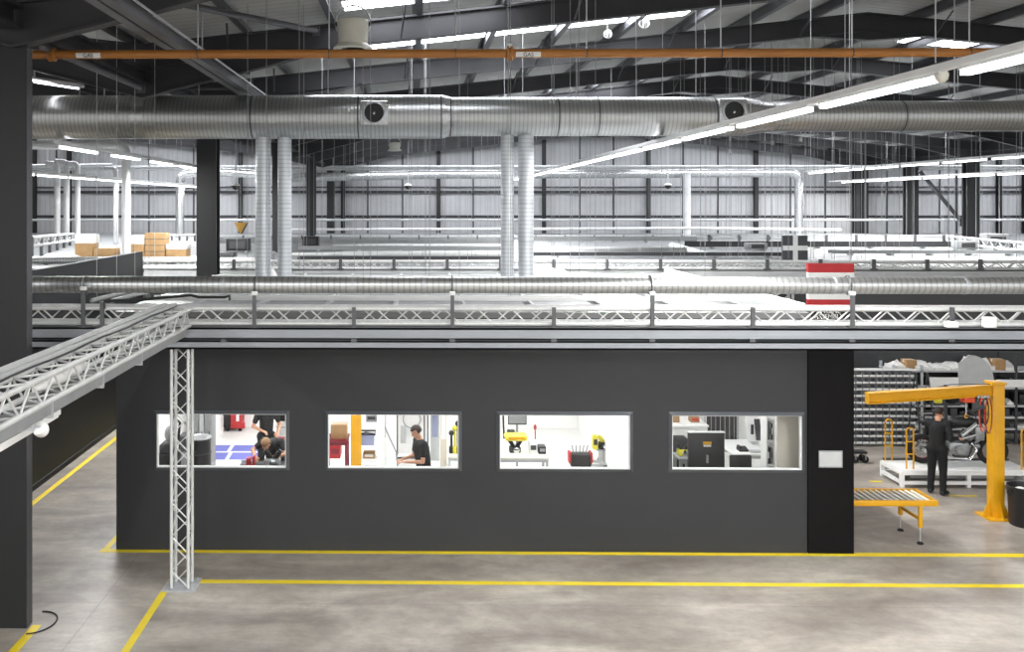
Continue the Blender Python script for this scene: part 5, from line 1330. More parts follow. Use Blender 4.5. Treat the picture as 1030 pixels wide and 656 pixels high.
# ------------------------------------------------------------------ hanging wires
rnd = random.Random(21)
n = 0
wires = [(150, 21.6), (168, 22), (249, 18), (254, 24), (268, 15), (301, 15)]
for k in range(44): wires.append((rnd.uniform(305, 560), rnd.choice([18.5, 24.2, 30, 33, 40, 47])))
for k in range(64): wires.append((rnd.uniform(560, 800), rnd.choice([18.5, 24.2, 30, 33, 40, 47, 52])))
for k in range(70): wires.append((rnd.uniform(800, 1028), rnd.choice([24.2, 30, 33, 40, 47, 52])))
for k in range(8): wires.append((rnd.uniform(40, 240), rnd.choice([30, 33, 40, 47])))
for px, y in wires:
    p = at(px, 200, y)
    if abs(p.x - VX) < .35 or any(abs(p.x - q) < 1.3 for q in (5.43, 21.3, 27.0, -7.9, -13.9)): continue
    if y < 16.3: zb_ = 4.9
    elif y < 25.3: zb_ = ZR + .1
    else: zb_ = 4.06
    if y < 25.3 and p.x > xr2: y = 27.4; zb_ = 4.42
    r = .0045 + y * .0001
    MB().tube((p.x, y, zb_), (p.x, y, under(p.x) + RD + PU), r, n=5).solo('hanging_wire', M_GREY,
        'thin pale wire hanging from the roof %s' % ('left of the upright ducts' if px < 305 else 'between the two pairs of upright ducts' if px < 515 else 'right of the upright ducts over the hall middle' if px < 800 else 'over the right end of the hall'), 'wire',
        'hanging wires ' + ('left' if px < 305 else 'left of centre' if px < 515 else 'right of centre' if px < 800 else 'right end'))
# ------------------------------------------------------------------ inside the workrooms
FZ = .012
def table(name, label, x0, x1, y0, y1, h, mt, ml, under_shelf=False, cat='bench', group=None):
    t = thing(name, label, cat, ((x0 + x1) / 2, (y0 + y1) / 2, FZ), group)
    MB().box((x0, y0, h - .04), (x1, y1, h), .006).part('worktop', mt, t)
    for x in (x0 + .02, x1 - .07):
        for y in (y0 + .03, y1 - .08): MB().box((x, y, FZ), (x + .05, y + .05, h - .04)).part('leg', ml, t)
    MB().box((x0 + .07, y0 + .04, h - .11), (x1 - .07, y0 + .07, h - .04)).part('apron', ml, t)
    if under_shelf: MB().box((x0 + .03, y0 + .05, .3), (x1 - .03, y1 - .05, .33)).part('lower_shelf', ml, t)
    return t
def engine(label, c, s, m=M_ALLOY, group='engines in the workrooms', extra=M_BLACK):
    t = thing('engine', label, 'engine', c, group)
    x, y, z = c
    MB().box((x - .2 * s, y - .14 * s, z), (x + .2 * s, y + .14 * s, z + .22 * s), .04 * s).part('crankcase', m, t)
    for dx, tilt in ((-.07, -.12), (.09, .12)):
        A = MB()
        for k in range(5): A.cbox((x + dx * s + tilt * s * k * .2, y, z + .24 * s + k * .035 * s), (.15 * s, .17 * s, .016 * s))
        A.tube((x + dx * s, y, z + .2 * s), (x + dx * s + tilt * s, y, z + .42 * s), .05 * s, n=12)
        A.part('cylinder', extra, t)
    MB().lathe([(.11 * s, 0), (.11 * s, -.03 * s), (.07 * s, -.05 * s)], (x + .04 * s, y - .14 * s, z + .11 * s), 'y', 20).part('clutch_cover', M_CHROME, t)
    MB().tube((x - .13 * s, y - .13 * s, z + .06 * s), (x - .13 * s, y - .2 * s, z + .06 * s), .04 * s, n=12).part('filter', m, t)
    return t
def boxy(name, label, cat, x0, x1, y0, y1, z0, z1, m, group=None, ch=.012, m2=None):
    A = MB().box((x0, y0, z0), (x1, y1, z1), ch)
    if m2 is not None:
        A.slot(1); w, h = x1 - x0, z1 - z0
        A.box((x0 + w * .15, y0 - .006, z0 + h * .35), (x1 - w * .15, y0, z0 + h * .75))
    return A.solo(name, [m, m2] if m2 is not None else m, label, cat, group)
def onrow(px0, px1, py, d): return pt(px0, py, d), pt(px1, py, d)
# --- window one
a, b = onrow(238, 292, 471, 17.85)
table('workbench', 'dark workbench with an engine on it behind the right end of the first window', a.x, b.x, CT * 17.6 + .1, CT * 17.6 + .8, .98, M_DGREY, M_DGREY)
engine('silver and black engine on the dark workbench behind the first window', Vector((pt(273, 470, 17.9).x, 18.0, .98)), .75)
p = pt(249.5, 468, 17.8)
t = thing('red_vice', 'red vice on the dark workbench behind the first window, left of the engine', 'vice', (p.x, 17.95, .98))
MB().box((p.x - .1, 17.85, .98), (p.x + .08, 18.05, 1.03), .01).box((p.x - .06, 17.87, 1.03), (p.x + .02, 18.03, 1.17), .02).part('vice_body', M_RED, t)
MB().box((p.x + .05, 17.87, 1.03), (p.x + .1, 18.03, 1.2), .015).part('jaw', M_RED, t)
MB().tube((p.x - .17, 17.95, 1.1), (p.x - .06, 17.95, 1.1), .014).part('screw', M_CHROME, t)
p = pt(198.5, 460, 18.5)
t = thing('steel_drum', 'dark steel drum with a pale lid on a stand behind the lattice column', 'drum', (p.x, p.y + .1, .84))
px_, py_ = p.x, p.y + .1
MB().lathe([(.24, 0), (.25, .02), (.24, .04), (.24, .26), (.255, .27), (.24, .28), (.24, .53), (.25, .55)], (px_, py_, .84), 'z', 32).part('drum_body', M_BLACK, t)
MB().lathe([(.255, .55), (.255, .57), (.235, .575), (.22, .56), (.001, .56)], (px_, py_, .84), 'z', 32).part('lid', M_ALLOY, t, 'dull pale metal lid')
for i, (c0_, c1_) in enumerate(((193, 198), (198.5, 203.5), (204, 211))):
    a, b = pt(c0_, 440, 20.4).x, pt(c1_, 440, 20.4).x
    t = thing('tall_locker', 'tall grey metal locker behind the drum, %s of three' % ORD[i], 'locker', ((a + b) / 2, 20.7, FZ), 'grey lockers behind the drum')
    MB().box((a, 20.5, FZ), (b, 20.95, 1.9), .006).part('body', M_GREY, t)
    MB().box((a + .01, 20.48, .1), (b - .01, 20.5, 1.85), .004).part('door', M_LGREY if i % 2 else M_GREY, t)
    MB().box((b - .05, 20.46, .9), (b - .035, 20.48, 1.05)).part('handle', M_BLACK, t)
a, b = pt(163.5, 440, 17.5).x + .18, pt(173, 440, 17.5).x + .08
t = thing('test_machine', 'dark upright machine with hoses at the left end of the first window', 'machine', ((a + b) / 2 - .1, 17.75, FZ))
MB().box((a - .32, 17.5, FZ), (b - .05, 18.0, 1.32), .02).part('cabinet', M_BLACK, t)
MB().box((a - .28, 17.55, 1.32), (b - .15, 17.95, 1.5), .03).part('control_head', M_DGREY, t)
MB().tube((b - .14, 17.7, 1.3), (b - .14, 17.7, 2.1), .03).part('mast', M_GREY, t)
MB().path([(b - .14, 17.66, 2.05), (b + .02, 17.62, 1.9), (b + .0, 17.6, 1.6), (b - .12, 17.6, 1.32)], .025, 8).part('hose', M_BLACK, t)
MB().ball((a - .08, 17.65, 1.68), (.12, .12, .16), 14, 10).part('gauge_cluster', M_ALLOY, t)
a, b = pt(177, 440, 19).x, pt(186, 440, 19).x
boxy('parts_cabinet', 'dark cabinet half hidden by the lattice column behind the first window', 'cabinet', a - .02, b + .02, 19.2, 19.6, FZ, 1.25, M_DGREY, m2=M_GREY)
t = table('drum_stand', 'low grey stand under the dark drum', px_ - .28, px_ + .28, py_ - .28, py_ + .28, .84, M_GREY, M_GREY, cat='stand')
# red floor standing tools against the back wall
a = fl(236, 434.5)
t = thing('red_trolley', 'red upright tool trolley with a dark side against the back wall, behind the first window', 'trolley', (a.x, 24.9, FZ))
x = a.x
MB().box((x - .1, 24.7, .1), (x + .2, 25.1, 1.2), .02).part('body', M_RED, t)
MB().box((x - .28, 24.75, .1), (x - .1, 25.1, 1.25), .02).part('dark_side', M_BLACK, t)
MB().box((x + .06, 24.68, .3), (x + .13, 24.7, .9)).part('white_strip', M_WHITE, t)
for dx in (-.2, .14): MB().lathe([(.02, -.02), (.05, -.02), (.05, .02), (.02, .02)], (x + dx, 24.8, FZ + .05), 'y', 14).part('wheel', M_RUBBER, t)
MB().box((x + .2, 24.72, .1), (x + .27, 24.8, .25)).part('pedal', M_RED, t)
# blue painted floor bays
for i, (pxa, pxb, ya, yb_) in enumerate([(207, 228, 448.5, 454.5), (232, 262, 448.5, 454.5), (207, 226, 456, 463), (230, 262, 456, 463)]):
    P = [fl(pxa, yb_), fl(pxb, yb_), fl(pxb + (4 if i % 2 == 0 else 0), ya), fl(pxa + (0 if i % 2 == 0 else 4), ya)]
    MB().prism([(q.x, q.y) for q in P], 'z', FZ, FZ + .004).solo('floor_panel', M_BLUE, 'lilac blue floor panel behind the first window, %s %s' % (['left', 'right'][i % 2], ['far', 'near'][i // 2]), 'floor panel', 'blue floor panels')
a, b = pt(277, 430, 20.9).x, pt(291, 430, 20.9).x
t = thing('drawer_cabinet', 'white drawer cabinet at the right end of the first window', 'cabinet', ((a + b) / 2 + .05, 21.2, FZ))
MB().box((a, 21, FZ), (b + .1, 21.5, 1.14), .006).part('body', M_WHITE, t)
for k in range(4):
    d_ = MB().box((a + .02, 20.98, .1 + k * .255), (b + .08, 21, .33 + k * .255), .004).part('drawer', M_WHITE, t)
    MB().box((a + .1, 20.965, .25 + k * .255), (a + .3, 20.98, .27 + k * .255)).part('handle', M_GREY, d_)
boxy('dark_case', 'dark equipment case on top of the white drawer cabinet', 'case', a + .02, b + .06, 21.05, 21.4, 1.14, 1.5, M_BLACK, m2=M_DGREY)
a, b = pt(278.5, 450, 19.1).x, pt(284, 450, 19.1).x
boxy('red_tool_chest', 'dark red tool chest behind the engine at the right of the first window', 'tool chest', a - .05, b + .02, 19.2, 19.6, FZ, 1.16, M_MAROON, m2=M_RED)
# --- window two
a, b = pt(326, 445, 20.1).x, pt(350, 445, 20.1).x
table('workbench', 'red workbench at the left end of the second window', a, b, 20.1, 20.75, .95, M_MAROON, M_MAROON)
boxy('red_drawer_unit', 'red drawer unit under the red workbench', 'drawer unit', a + .1, a + .34, 20.15, 20.6, .55, .84, M_RED, m2=M_MAROON)
carton('orange brown carton on the red workbench behind the second window', Vector(((pt(333, 0, 20.2).x + pt(348, 0, 20.2).x) / 2, 20.4, .95)), .34, .3, .3, 'cartons in the workrooms')
for i, (pxx, zz_, m) in enumerate([(334, .0, M_BLACK), (338.5, 0, M_GREY), (343, 0, M_BLACK)]):
    x = pt(pxx, 0, 20.5).x
    MB().lathe([(.001, 0), (.045, 0), (.045, .12), (.02, .16), (.02, .19), (.001, .19)], (x, 20.65, .95), 'z', 14).solo('spray_can', m, '%s spray can behind the carton on the red workbench, %s from the left' % ('black' if m is M_BLACK else 'grey', ORD[i]), 'can', 'spray cans on the red workbench')
# yellow upright and shelving
a, b = pt(352.5, 440, 19.4).x, pt(386, 440, 19.4).x
t = thing('shelf_unit', 'white shelf unit with a broad yellow side panel behind the second window', 'shelves', ((a + b) / 2, 19.7, FZ))
MB().box((a, 19.45, FZ), (a + .22, 19.51, 2.2), .006).part('yellow_panel', M_YELLOW, t)
MB().box((b - .05, 19.45, FZ), (b, 19.5, 2.2)).part('upright', M_WHITE, t); MB().box((b - .05, 19.95, FZ), (b, 20, 2.2)).part('upright', M_WHITE, t); MB().box((a, 19.95, FZ), (a + .05, 20, 2.2)).part('upright', M_WHITE, t)
sh = [pt(370, 448.5, 19.5).z, pt(370, 462.5, 19.5).z, pt(370, 425, 19.5).z]
for z in sh: MB().box((a + .04, 19.46, z - .04), (b - .02, 19.99, z), .004).part('shelf', M_WHITE, t)
def tub(label, x0, x1, y0, y1, z, h, m, group):
    A = MB(); e = .012
    A.box((x0, y0, z), (x1, y1, z + e)); A.box((x0, y0, z + e), (x1, y0 + e, z + h)); A.box((x0, y1 - e, z + e), (x1, y1, z + h)); A.box((x0, y0 + e, z + e), (x0 + e, y1 - e, z + h)); A.box((x1 - e, y0 + e, z + e), (x1, y1 - e, z + h))
    A.box((x0 - .012, y0 - .012, z + h - .02), (x1 + .012, y0, z + h)); A.box((x0 - .012, y1, z + h - .02), (x1 + .012, y1 + .012, z + h))
    return A.solo('storage_tub', m, label, 'tub', group)
tub('blue grey storage tub on the middle shelf beside the yellow panel', pt(361.5, 440, 19.5).x, pt(376, 440, 19.5).x, 19.5, 19.8, sh[0], .2, M_BLUEGREY, 'tubs on the white shelf unit')
MB().path([(pt(361, 0, 19.5).x, 19.52, sh[0] + .22), (pt(368, 0, 19.5).x, 19.5, sh[0] + .27), (pt(377, 0, 19.5).x, 19.52, sh[0] + .22), (pt(377, 0, 19.5).x, 19.75, sh[0] + .25), (pt(361, 0, 19.5).x, 19.75, sh[0] + .25)], .02, 8).solo('rolled_sheet', M_DGREY, 'dark cloth strip lying on the blue grey tub', 'cloth')
boxy('small_box', 'small brown box on the lower shelf beside the yellow panel', 'box', pt(365, 0, 19.5).x, pt(377, 0, 19.5).x, 19.55, 19.8, sh[1], sh[1] + .12, M_CARD, m2=M_OFFWH)
boxy('dark_red_crate', 'dark red crate under the lower shelf beside the yellow panel', 'crate', pt(365, 0, 19.5).x, pt(379, 0, 19.5).x, 19.55, 19.85, FZ, .5, M_MAROON, m2=M_BLACK)
boxy('grey_case', 'grey case on the top shelf beside the yellow panel', 'case', pt(368, 0, 19.5).x, pt(379, 0, 19.5).x, 19.5, 19.8, sh[2], sh[2] + .16, M_GREY, m2=M_DGREY)
# glazed cabinet behind the man
a, b = pt(399, 440, 21.3).x, pt(431, 440, 21.3).x
t = thing('glazed_booth', 'white test booth with thin dark door frames behind the person reading', 'booth', ((a + b) / 2, 21.7, FZ))
MB().box((a, 21.75, FZ), (b, 21.8, 2.3)).part('back_panel', M_WHITE, t)
for x in (a, (a + b) / 2 + .25, b - .03): MB().box((x, 21.28, .25), (x + .03, 21.32, 2.3)).part('frame_upright', M_DGREY, t)
MB().box((a + .03, 21.285, .25), (b - .03, 21.315, .29)).part('frame_rail', M_DGREY, t); MB().box((a, 21.3, FZ), (b, 21.75, .25)).part('plinth', M_WHITE, t)
MB().torus(((a + b) / 2 - .02, 21.7, 1.05), .2, .012, 'y', 24, 6).part('hose_ring', M_GREY, t)
MB().box((a + .08, 21.68, .5), (a + .2, 21.75, .9), .01).part('control_box', M_LGREY, t)
x = pt(392, 440, 20.6).x
MB().path([(x - .1, 20.6, 1.7), (x - .14, 20.6, 1.2), (x - .0, 20.55, .9), (x + .14, 20.55, .6), (x + .2, 20.6, .035)], .02, 8).solo('air_hose', M_GREY, 'grey air hose hanging between the shelf unit and the white booth', 'hose')
boxy('wall_socket_post', 'white service post right of the shelf unit behind the second window', 'post', pt(384.5, 0, 21).x, pt(389, 0, 21).x, 21, 21.12, FZ, 2.3, M_WHITE, m2=M_LGREY)
boxy('white_pillar', 'broad pale pillar right of the person reading', 'pillar', pt(443, 0, 20.4).x, pt(449.5, 0, 20.4).x, 20.4, 20.7, FZ, 2.6, M_BEIGE, m2=M_WHITE)
boxy('grey_cabinet', 'pale cabinet with grey glazed panels between the booth and the pillar', 'cabinet', pt(433, 0, 22).x, pt(442, 0, 22).x, 22, 22.4, FZ, 1.6, M_LGREY, m2=M_BLUEGREY)
a, b = pt(450.5, 0, 19.6).x, pt(466, 0, 19.6).x
table('workbench', 'pale bench at the right end of the second window', a, b, 19.6, 20.3, pt(455, 459, 19.6).z, M_OFFWH, M_LGREY)
for i, (pxx, dz, m, w) in enumerate([(454, 0, M_BLACK, .1), (457.5, 0, M_LIME, .13), (460.5, 0, M_BLACK, .1)]):
    x = pt(pxx, 0, 19.9).x; z = pt(455, 459, 19.6).z
    A = MB().box((x - w / 2, 19.8, z), (x + w / 2, 19.95, z + .14), .02).tube((x, 19.87, z + .14), (x, 19.87, z + .4 + .1 * i), .025).ball((x, 19.87, z + .42 + .1 * i), .06)
    A.solo('power_tool', m, '%s power tool on the pale bench at the second window, %s from the left' % ('yellow' if m is M_LIME else 'black', ORD[i]), 'tool', 'power tools on the pale bench')
# paper held by the person
pp = pt(405.5, 460, 17.95)
A = MB(); A.add([pp + Vector(v) for v in ((-.1, .12, .0), (.1, .1, .02), (.09, -.1, .05), (-.11, -.09, .03), (-.1, .12, .003), (.1, .1, .023), (.09, -.1, .053), (-.11, -.09, .033))], [(0, 3, 2, 1), (4, 5, 6, 7), (0, 1, 5, 4), (1, 2, 6, 5), (2, 3, 7, 6), (3, 0, 4, 7)])
PAPER = A.solo('paper_sheet', M_WHITE, 'white sheet of paper held by the person behind the second window', 'paper')
x0_ = pt(396, 0, 17.8).x
table('workbench', 'white bench in front of the person reading, under the second window', x0_, pt(417, 0, 17.8).x, 17.55, 17.95, .98, M_WHITE, M_LGREY)
# --- window three
zt3 = pt(530, 460.5, 18.8).z
a, b = pt(499, 0, 18.8).x, pt(553, 0, 18.8).x
table('workbench', 'pale workbench at the left of the third window, with yellow topped engines on it', a, b, CT * 18.8 + .05, CT * 18.8 + .75, zt3, M_OFFWH, M_LGREY, True)
engine('engine with a yellow cover on the pale bench, left of the third window', Vector((pt(519, 0, 19).x, 19.25, zt3)), .58, M_DGREY)
x = pt(520, 0, 19).x
boxy('yellow_cover', 'yellow plastic cover over the engine on the pale bench of the third window', 'cover', x - .23, x + .23, 19.1, 19.45, zt3 + .25, zt3 + .37, M_LIME, ch=.05, m2=M_YELLOW)
for i, (pxx, m, w, h) in enumerate([(537, M_WHITE, .16, .24), (546, M_BLACK, .15, .15)]):
    x = pt(pxx, 0, 19).x
    boxy('test_box', '%s test box on the pale bench of the third window' % ['white', 'black'][i], 'test box', x - w / 2, x + w / 2, 19.1, 19.35, zt3, zt3 + h, m, 'test boxes on the pale bench', m2=[M_DGREY, M_GREY][i])
x = pt(539, 0, 19.3).x
MB().lathe([(.001, 0), (.08, 0), (.08, .02), (.05, .03), (.02, .2), (.001, .21)], (x, 19.45, zt3), 'z', 14).tube((x, 19.45, zt3 + .2), (x, 19.45, zt3 + .42), .012).ball((x, 19.45, zt3 + .46), (.03, .03, .06)).solo('red_cone', M_RED, 'small red cone topped lamp behind the boxes on the pale bench', 'lamp')
# monitor on the back of the bench
x = pt(520.5, 0, 20.2).x; zc_ = pt(520, 421, 20.2).z
t = thing('monitor_arm', 'dark monitor on a stand above the pale bench at the left of the third window', 'monitor', (x, 20.3, FZ))
MB().box((x - .2, 20.25, zc_ - .14), (x + .2, 20.29, zc_ + .18), .01).part('screen', M_DGREY, t)
MB().box((x - .18, 20.245, zc_ - .11), (x + .18, 20.25, zc_ + .16)).part('display', M_GREY, t)
MB().tube((x, 20.31, FZ), (x, 20.31, zc_ + .1), .025).part('stand', M_GREY, t); MB().lathe([(.001, 0), (.2, 0), (.2, .02), (.04, .04)], (x, 20.31, FZ), 'z', 20).part('base', M_DGREY, t)
MB().box((x - .22, 20.2, zc_ - .4), (x - .05, 20.34, zc_ - .25), .03).part('hanging_tool', M_BLACK, t); MB().tube((x - .3, 20.3, zc_ + .1), (x - .28, 20.3, zc_ - .45), .02).part('black_cable', M_BLACK, t)
# engine stand at right
p = fl(606, 469)
x, y = p.x, p.y
t = thing('engine_stand', 'grey engine stand with castors carrying a yellow and black engine, right of the third window', 'stand', (x, y, FZ))
MB().box((x - .09, y - .06, .12), (x + .09, y + .06, .38), .01).part('column', M_LGREY, t)
MB().box((x - .3, y - .06, .09), (x + .3, y + .06, .14), .01).box((x - .05, y - .35, .09), (x + .05, y + .35, .14), .01).part('cross_base', M_LGREY, t)
for dx, dy in ((-.3, 0), (.3, 0), (0, -.35), (0, .35)): MB().lathe([(.01, -.025), (.05, -.025), (.055, 0), (.05, .025), (.01, .025)], (x + dx, y + dy, FZ + .055), 'y', 14).part('castor', M_RUBBER, t)
MB().box((x - .15, y - .1, .38), (x + .15, y + .1, .4)).part('top_plate', M_GREY, t)
engine('yellow and black engine mounted on the grey engine stand', Vector((x + .05, y, .4)), .72, M_BLACK, extra=M_LIME)
boxy('yellow_bracket', 'yellow bracket clamped at the left of the engine on the stand', 'bracket', x - .24, x - .12, y - .12, y + .05, .4, .72, M_LIME, ch=.03, m2=M_BLACK)
p = fl(584.5, 471)
t = thing('red_basket', 'dark basket with red ends on the floor of the third window room', 'basket', (p.x, p.y, FZ))
MB().box((p.x - .22, p.y, FZ), (p.x + .22, p.y + .3, .3), .02).part('basket_body', M_BLACK, t)
for s in (-1, 1): MB().box((p.x + s * .24 - .03, p.y + .02, .1), (p.x + s * .24 + .03, p.y + .28, .34), .01).part('red_end', M_RED, t)
A = MB()
for k in range(5): A.tube((p.x - .15 + .07 * k, p.y + .15, .29), (p.x - .18 + .09 * k, p.y + .15, .48), .012)
A.part('rods', M_GREY, t)
a, b = pt(624.5, 0, 20.6).x, pt(640, 0, 20.6).x
t = thing('drawer_cabinet', 'pale drawer cabinet at the right end of the third window', 'cabinet', ((a + b) / 2, 21, FZ))
MB().box((a, 20.7, FZ), (b, 21.2, 1.28), .006).part('body', M_BEIGE, t)
for k in range(5):
    d_ = MB().box((a + .02, 20.68, .06 + k * .245), (b - .02, 20.7, .28 + k * .245), .004).part('drawer', M_BEIGE if k < 3 else M_GREY, t)
    MB().box((a + .08, 20.665, .2 + k * .245), (a + .22, 20.68, .22 + k * .245)).part('handle', M_GREY, d_)
p = fl(619.5, 470)
t = thing('red_jack', 'small black and red jack on the floor beside the pale drawer cabinet', 'jack', (p.x, p.y, FZ))
MB().box((p.x - .06, p.y, FZ), (p.x + .08, p.y + .2, .2), .02).part('jack_base', M_BLACK, t); MB().box((p.x - .05, p.y + .04, .2), (p.x + .06, p.y + .14, .4), .02).part('jack_head', M_RED, t); MB().tube((p.x, p.y + .05, .15), (p.x - .0, p.y + .22, .5), .012).part('lever', M_BLACK, t)
# partition between third and fourth rooms
xpz = pt(655, 0, 17.5).x
struct(MB().box((xpz - .05, yw + .07, FZ), (xpz + .05, 25.19, 3.9)), 'wall_between_rooms', M_ROOMW, 'white partition between the third and fourth windows', org=(xpz, yw, 0))
# --- window four
zt4 = pt(690, 427.5, 20).z
a, b = pt(668, 0, 20).x, pt(712.5, 0, 20).x
table('workbench', 'white workbench with cartons at the back left of the fourth window', a, b, 20.05, 20.9, zt4, M_WHITE, M_WHITE)
carton('small orange carton on the white workbench of the fourth window', Vector((pt(680, 0, 20.2).x, 20.4, zt4)), .16, .2, .2, 'cartons in the workrooms')
boxy('parts_tray', 'brown tray of parts on the white workbench of the fourth window', 'tray', pt(695, 0, 20.2).x, pt(704, 0, 20.2).x, 20.3, 20.5, zt4, zt4 + .12, M_CARD, m2=M_RED)
boxy('dark_crate', 'dark crate under the white workbench of the fourth window', 'crate', a + .12, b - .35, 20.2, 20.7, FZ, .95, M_DGREY, m2=M_BLACK)
engine('small yellow and silver engine left of the tall black board unit', Vector((pt(688, 0, 18.7).x, 18.85, 1.0)), .55, M_LIME)
a, b = pt(682, 0, 18.6).x, pt(692.5, 0, 18.6).x
table('trolley_table', 'narrow grey trolley table under the small engine of the fourth window', a, b, 18.6, 19.1, 1.0, M_GREY, M_GREY, cat='trolley')
a, b = pt(693.5, 0, 17.7).x, pt(729.5, 0, 17.7).x; zt_ = pt(710, 436, 17.7).z
t = thing('black_board_unit', 'large black board unit with a small yellow label behind the fourth window', 'board unit', ((a + b) / 2, 18, FZ))
MB().box((a, CT * 17.7 + .12, FZ), (b, CT * 17.7 + .22, zt_), .008).part('body', M_BLACK, t)
MB().box((a - .01, CT * 17.7 + .1, zt_), (b + .01, CT * 17.7 + .23, zt_ + .012), .004).part('top_edge', M_LGREY, t)
yl = CT * 17.7 + .12; xm = pt(712, 0, 17.7).x; zm = pt(712, 447.5, 17.7).z
MB().box((xm - .08, yl - .006, zm + .0), (xm + .08, yl, zm + .05)).slot(1).box((xm - .07, yl - .006, zm - .045), (xm + .07, yl, zm - .01)).part('yellow_label', [M_YELLOW, M_OFFWH], t)
MB().box((xm - .02, yl - .02, zm - .35), (xm + .02, yl, zm - .2)).part('latch', M_GREY, t)
# dark strip curtain
a, b = pt(711, 0, 21.5).x, pt(741, 0, 21.5).x
A = MB(); n = 13
for k in range(n):
    x = a + (b - a) * k / n; A.box((x, 21.6 + .03 * (k % 2), .35), (x + (b - a) / n * .94, 21.62 + .03 * (k % 2), 2.6))
t = thing('strip_curtain', 'dark grey strip curtain behind the black board unit in the fourth window', 'curtain', ((a + b) / 2, 21.62, .35))
A.part('strips', M_DGREY, t); MB().tube((a - .05, 21.63, 2.62), (b + .05, 21.63, 2.62), .02).part('rail', M_GALV, t)
for x in (a - .03, b + .03): MB().tube((x, 21.63, FZ), (x, 21.63, 2.62), .02).part('rail_post', M_GALV, t)
# desk, monitor, phone, chair
zd = .85
a, b = pt(731, 0, 19).x, pt(769, 0, 19).x
table('desk', 'white desk with a monitor, right of the black board unit in the fourth window', a, b, 18.75, 19.9, pt(750, 452, 19).z, M_WHITE, M_LGREY, cat='desk')
zd = pt(750, 452, 19).z
x = pt(757, 0, 19.6).x
t = thing('desk_monitor', 'large white and grey monitor tilted on the white desk', 'monitor', (x, 19.6, zd))
MB().prism([(19.5, zd + .06), (19.56, zd + .05), (19.7, zd + .5), (19.64, zd + .51)], 'x', x - .16, x + .14).part('screen_shell', M_WHITE, t)
MB().prism([(19.5, zd + .08), (19.495, zd + .08), (19.625, zd + .49), (19.63, zd + .49)], 'x', x + .0, x + .12).part('display', M_DGREY, t)
MB().box((x - .08, 19.5, zd), (x + .06, 19.75, zd + .05), .008).part('base', M_LGREY, t)
MB().box((x - .1, 19.5, zd + .2), (x - .05, 19.53, zd + .4)).part('black_mark', M_BLACK, t)
x = pt(743.5, 0, 19.1).x
t = thing('desk_telephone', 'black telephone on the white desk', 'telephone', (x, 19.0, zd))
MB().prism([(18.9, zd), (19.1, zd), (19.1, zd + .07), (18.9, zd + .03)], 'x', x - .09, x + .09).part('base', M_BLACK, t)
MB().box((x - .085, 18.92, zd + .06), (x - .04, 19.1, zd + .1), .012).part('handset', M_BLACK, t)
boxy('keyboard', 'pale keyboard on the white desk', 'keyboard', pt(752, 0, 18.9).x, pt(763, 0, 18.9).x, 18.82, 18.97, zd, zd + .025, M_LGREY, ch=.004, m2=M_GREY)
p = pt(743, 466, 18.1)
t = thing('office_chair', 'black office chair in front of the white desk', 'chair', (p.x, 18.3, FZ))
x, y = p.x, 18.3
MB().box((x - .24, y - .22, .45), (x + .24, y + .24, .54), .035).part('seat', M_BLACK, t)
MB().box((x - .22, y - .27, .62), (x + .2, y - .2, 1.22), .03).part('backrest', M_BLACK, t)
MB().box((x - .03, y - .26, .5), (x + .03, y - .22, .7)).part('back_bar', M_DGREY, t)
MB().tube((x, y, .1), (x, y, .45), .03).part('gas_post', M_DGREY, t)
for k in range(5):
    a_ = 2 * PI * k / 5 + .3; l = MB().tube((x, y, .12), (x + .28 * math.cos(a_), y + .28 * math.sin(a_), .085), .022, .016).part('base_leg', M_DGREY, t)
    MB().lathe([(.005, -.02), (.035, -.02), (.035, .02), (.005, .02)], (x + .28 * math.cos(a_), y + .28 * math.sin(a_), FZ + .036), 'y', 12).part('castor', M_RUBBER, l)
for s in (-1, 1): MB().path([(x + s * .23, y - .1, .5), (x + s * .28, y - .1, .55), (x + s * .28, y - .05, .7), (x + s * .28, y + .15, .72)], .018, 8).part('armrest', M_BLACK, t)
# white shelf unit with dark files and beige partition board
a, b = pt(770, 0, 17.7).x, pt(778.5, 0, 17.7).x
t = thing('file_shelf', 'white file shelf with dark folders left of the beige board', 'shelves', ((a + b) / 2, 18.0, FZ))
for x in (a, b - .025): MB().box((x, 17.75, FZ), (x + .025, 18.05, 2.1)).part('side_panel', M_WHITE, t)
for z in (.06, .62, 1.1, 1.55): MB().box((a + .025, 17.75, z), (b - .025, 18.05, z + .03)).part('shelf', M_WHITE, t)
for i, z in enumerate((.65, 1.13, 1.58)):
    for k in range(3):
        x = a + .03 + k * (b - a - .06) / 3
        boxy('file_folder', '%s folder on the file shelf, %s level, %s from the left' % ('black' if (k + i) % 3 else 'grey', ['lowest', 'middle', 'top'][i], ORD[k]), 'folder', x, x + (b - a - .06) / 3 - .004, 17.77, 18.04, z, z + .3, M_BLACK if (k + i) % 3 else M_GREY, 'folders on the file shelf', .004, M_WHITE if (k + i) % 3 == 1 else M_DGREY)
a, b = pt(779.5, 0, 17.0).x, pt(809, 0, 17.0).x
t = thing('partition_board', 'plain beige board filling the right end of the fourth window', 'board', ((a + b) / 2, 17.02, FZ))
MB().box((a, 17.0, FZ + .05), (min(b, xr2 - .13), 17.05, 2.3), .005).part('board', M_BEIGE, t); MB().box((a, 16.9, FZ), (min(b, xr2 - .13), 17.15, FZ + .05)).part('foot', M_LGREY, t)
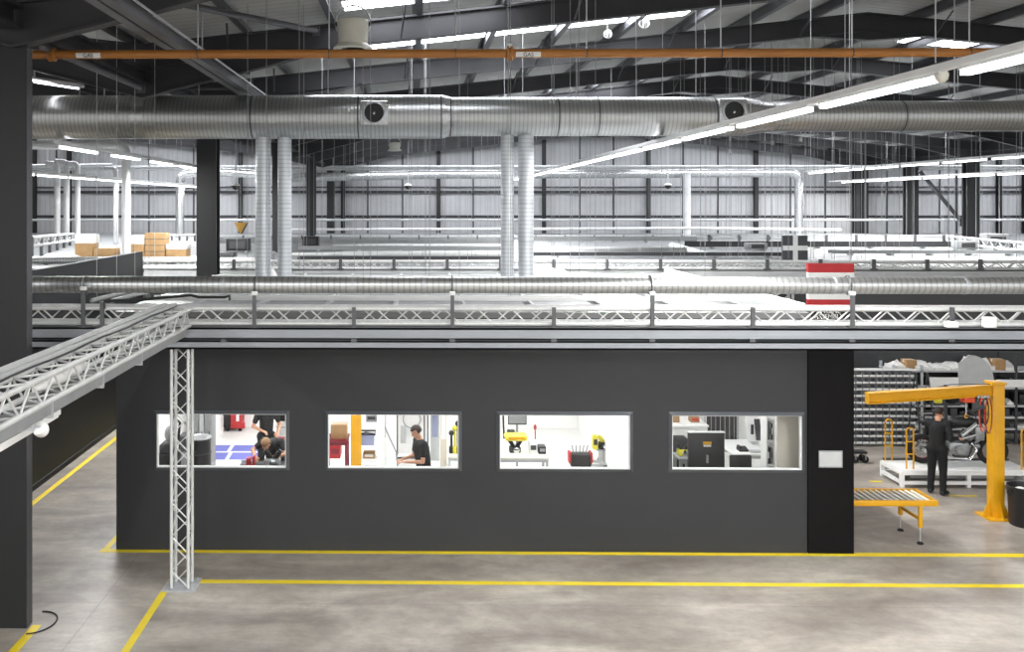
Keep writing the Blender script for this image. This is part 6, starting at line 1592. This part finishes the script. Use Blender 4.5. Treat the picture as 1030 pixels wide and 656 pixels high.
# room lamps (fitted under the roof, each with its own light)
k = 0
for x in (-3.9, -1.6, .6, 2.6, 5.2):
    for y in (18.2, 22.0):
        k += 1
        t = thing('ceiling_lamp', 'white panel lamp in the workroom ceiling, %s row, %s from the left' % ('front' if y < 20 else 'back', ORD[(k - 1) // 2]), 'lamp', (x, y, 3.9), 'workroom ceiling lamps')
        MB().box((x - .35, y - .65, 3.9), (x + .35, y + .65, ZR)).part('housing', M_WHITE, t); MB().box((x - .3, y - .6, 3.89), (x + .3, y + .6, 3.9)).part('diffuser', M_TUBE, t)

# ------------------------------------------------------------------ light
def area(name, loc, sx, sy, power, col=(1, 1, 1), rot=(0, 0, 0)):
    l = bpy.data.lights.new(name, 'AREA'); l.shape = 'RECTANGLE'; l.size = sx; l.size_y = sy; l.energy = power; l.color = col
    o = bpy.data.objects.new(name, l); COL.objects.link(o); o.location = loc; o.rotation_euler = rot
    return o
for x in (-3.9, -1.6, .6, 2.6, 5.2):
    for y in (18.2, 22.0): area('workroom_light', (x, y, 3.87), .6, 1.2, ROOM_W)
for x, z, y0, y1, k in ((5.43, 7.24, 3, 52, .55), (21.3, 7.58, 32, 52, .95), (27.0, 7.28, 41, 62, .9), (-7.9, 7.2, 20.6, 36, .8), (-13.9, 6.98, 31, 61, .5)):
    area('line_light', (x, (y0 + y1) / 2, z), .12, y1 - y0, LINE_W * k * (y1 - y0))
# the lamp lines of the hall behind and beside the camera
for x in (-9.6, -2., 5.43, 14.): area('line_light', (x, -6, 7.9), .12, 16, LINE_W * 16)
w = bpy.data.worlds.new('sky'); SC.world = w; w.use_nodes = True
nt = w.node_tree; bg = nt.nodes['Background']
sky = nt.nodes.new('ShaderNodeTexSky'); sky.sky_type = 'HOSEK_WILKIE'; sky.turbidity = 8; sky.ground_albedo = .5
sky.sun_direction = (.2, -.5, .85)
hs = nt.nodes.new('ShaderNodeHueSaturation'); hs.inputs['Saturation'].default_value = .12
nt.links.new(sky.outputs[0], hs.inputs['Color']); nt.links.new(hs.outputs[0], bg.inputs['Color']); bg.inputs['Strength'].default_value = SKY_S
vs_ = SC.view_settings; vs_.view_transform = 'Standard'; vs_.look = 'None'; vs_.gamma = 1; vs_.use_curve_mapping = False; vs_.exposure = EXPO
SC.display_settings.display_device = 'sRGB'
SC.cycles.max_bounces = 8; SC.cycles.diffuse_bounces = 4; SC.cycles.glossy_bounces = 4; SC.cycles.transparent_max_bounces = 12
SC.cycles.use_denoising = True; SC.cycles.sample_clamp_indirect = 6
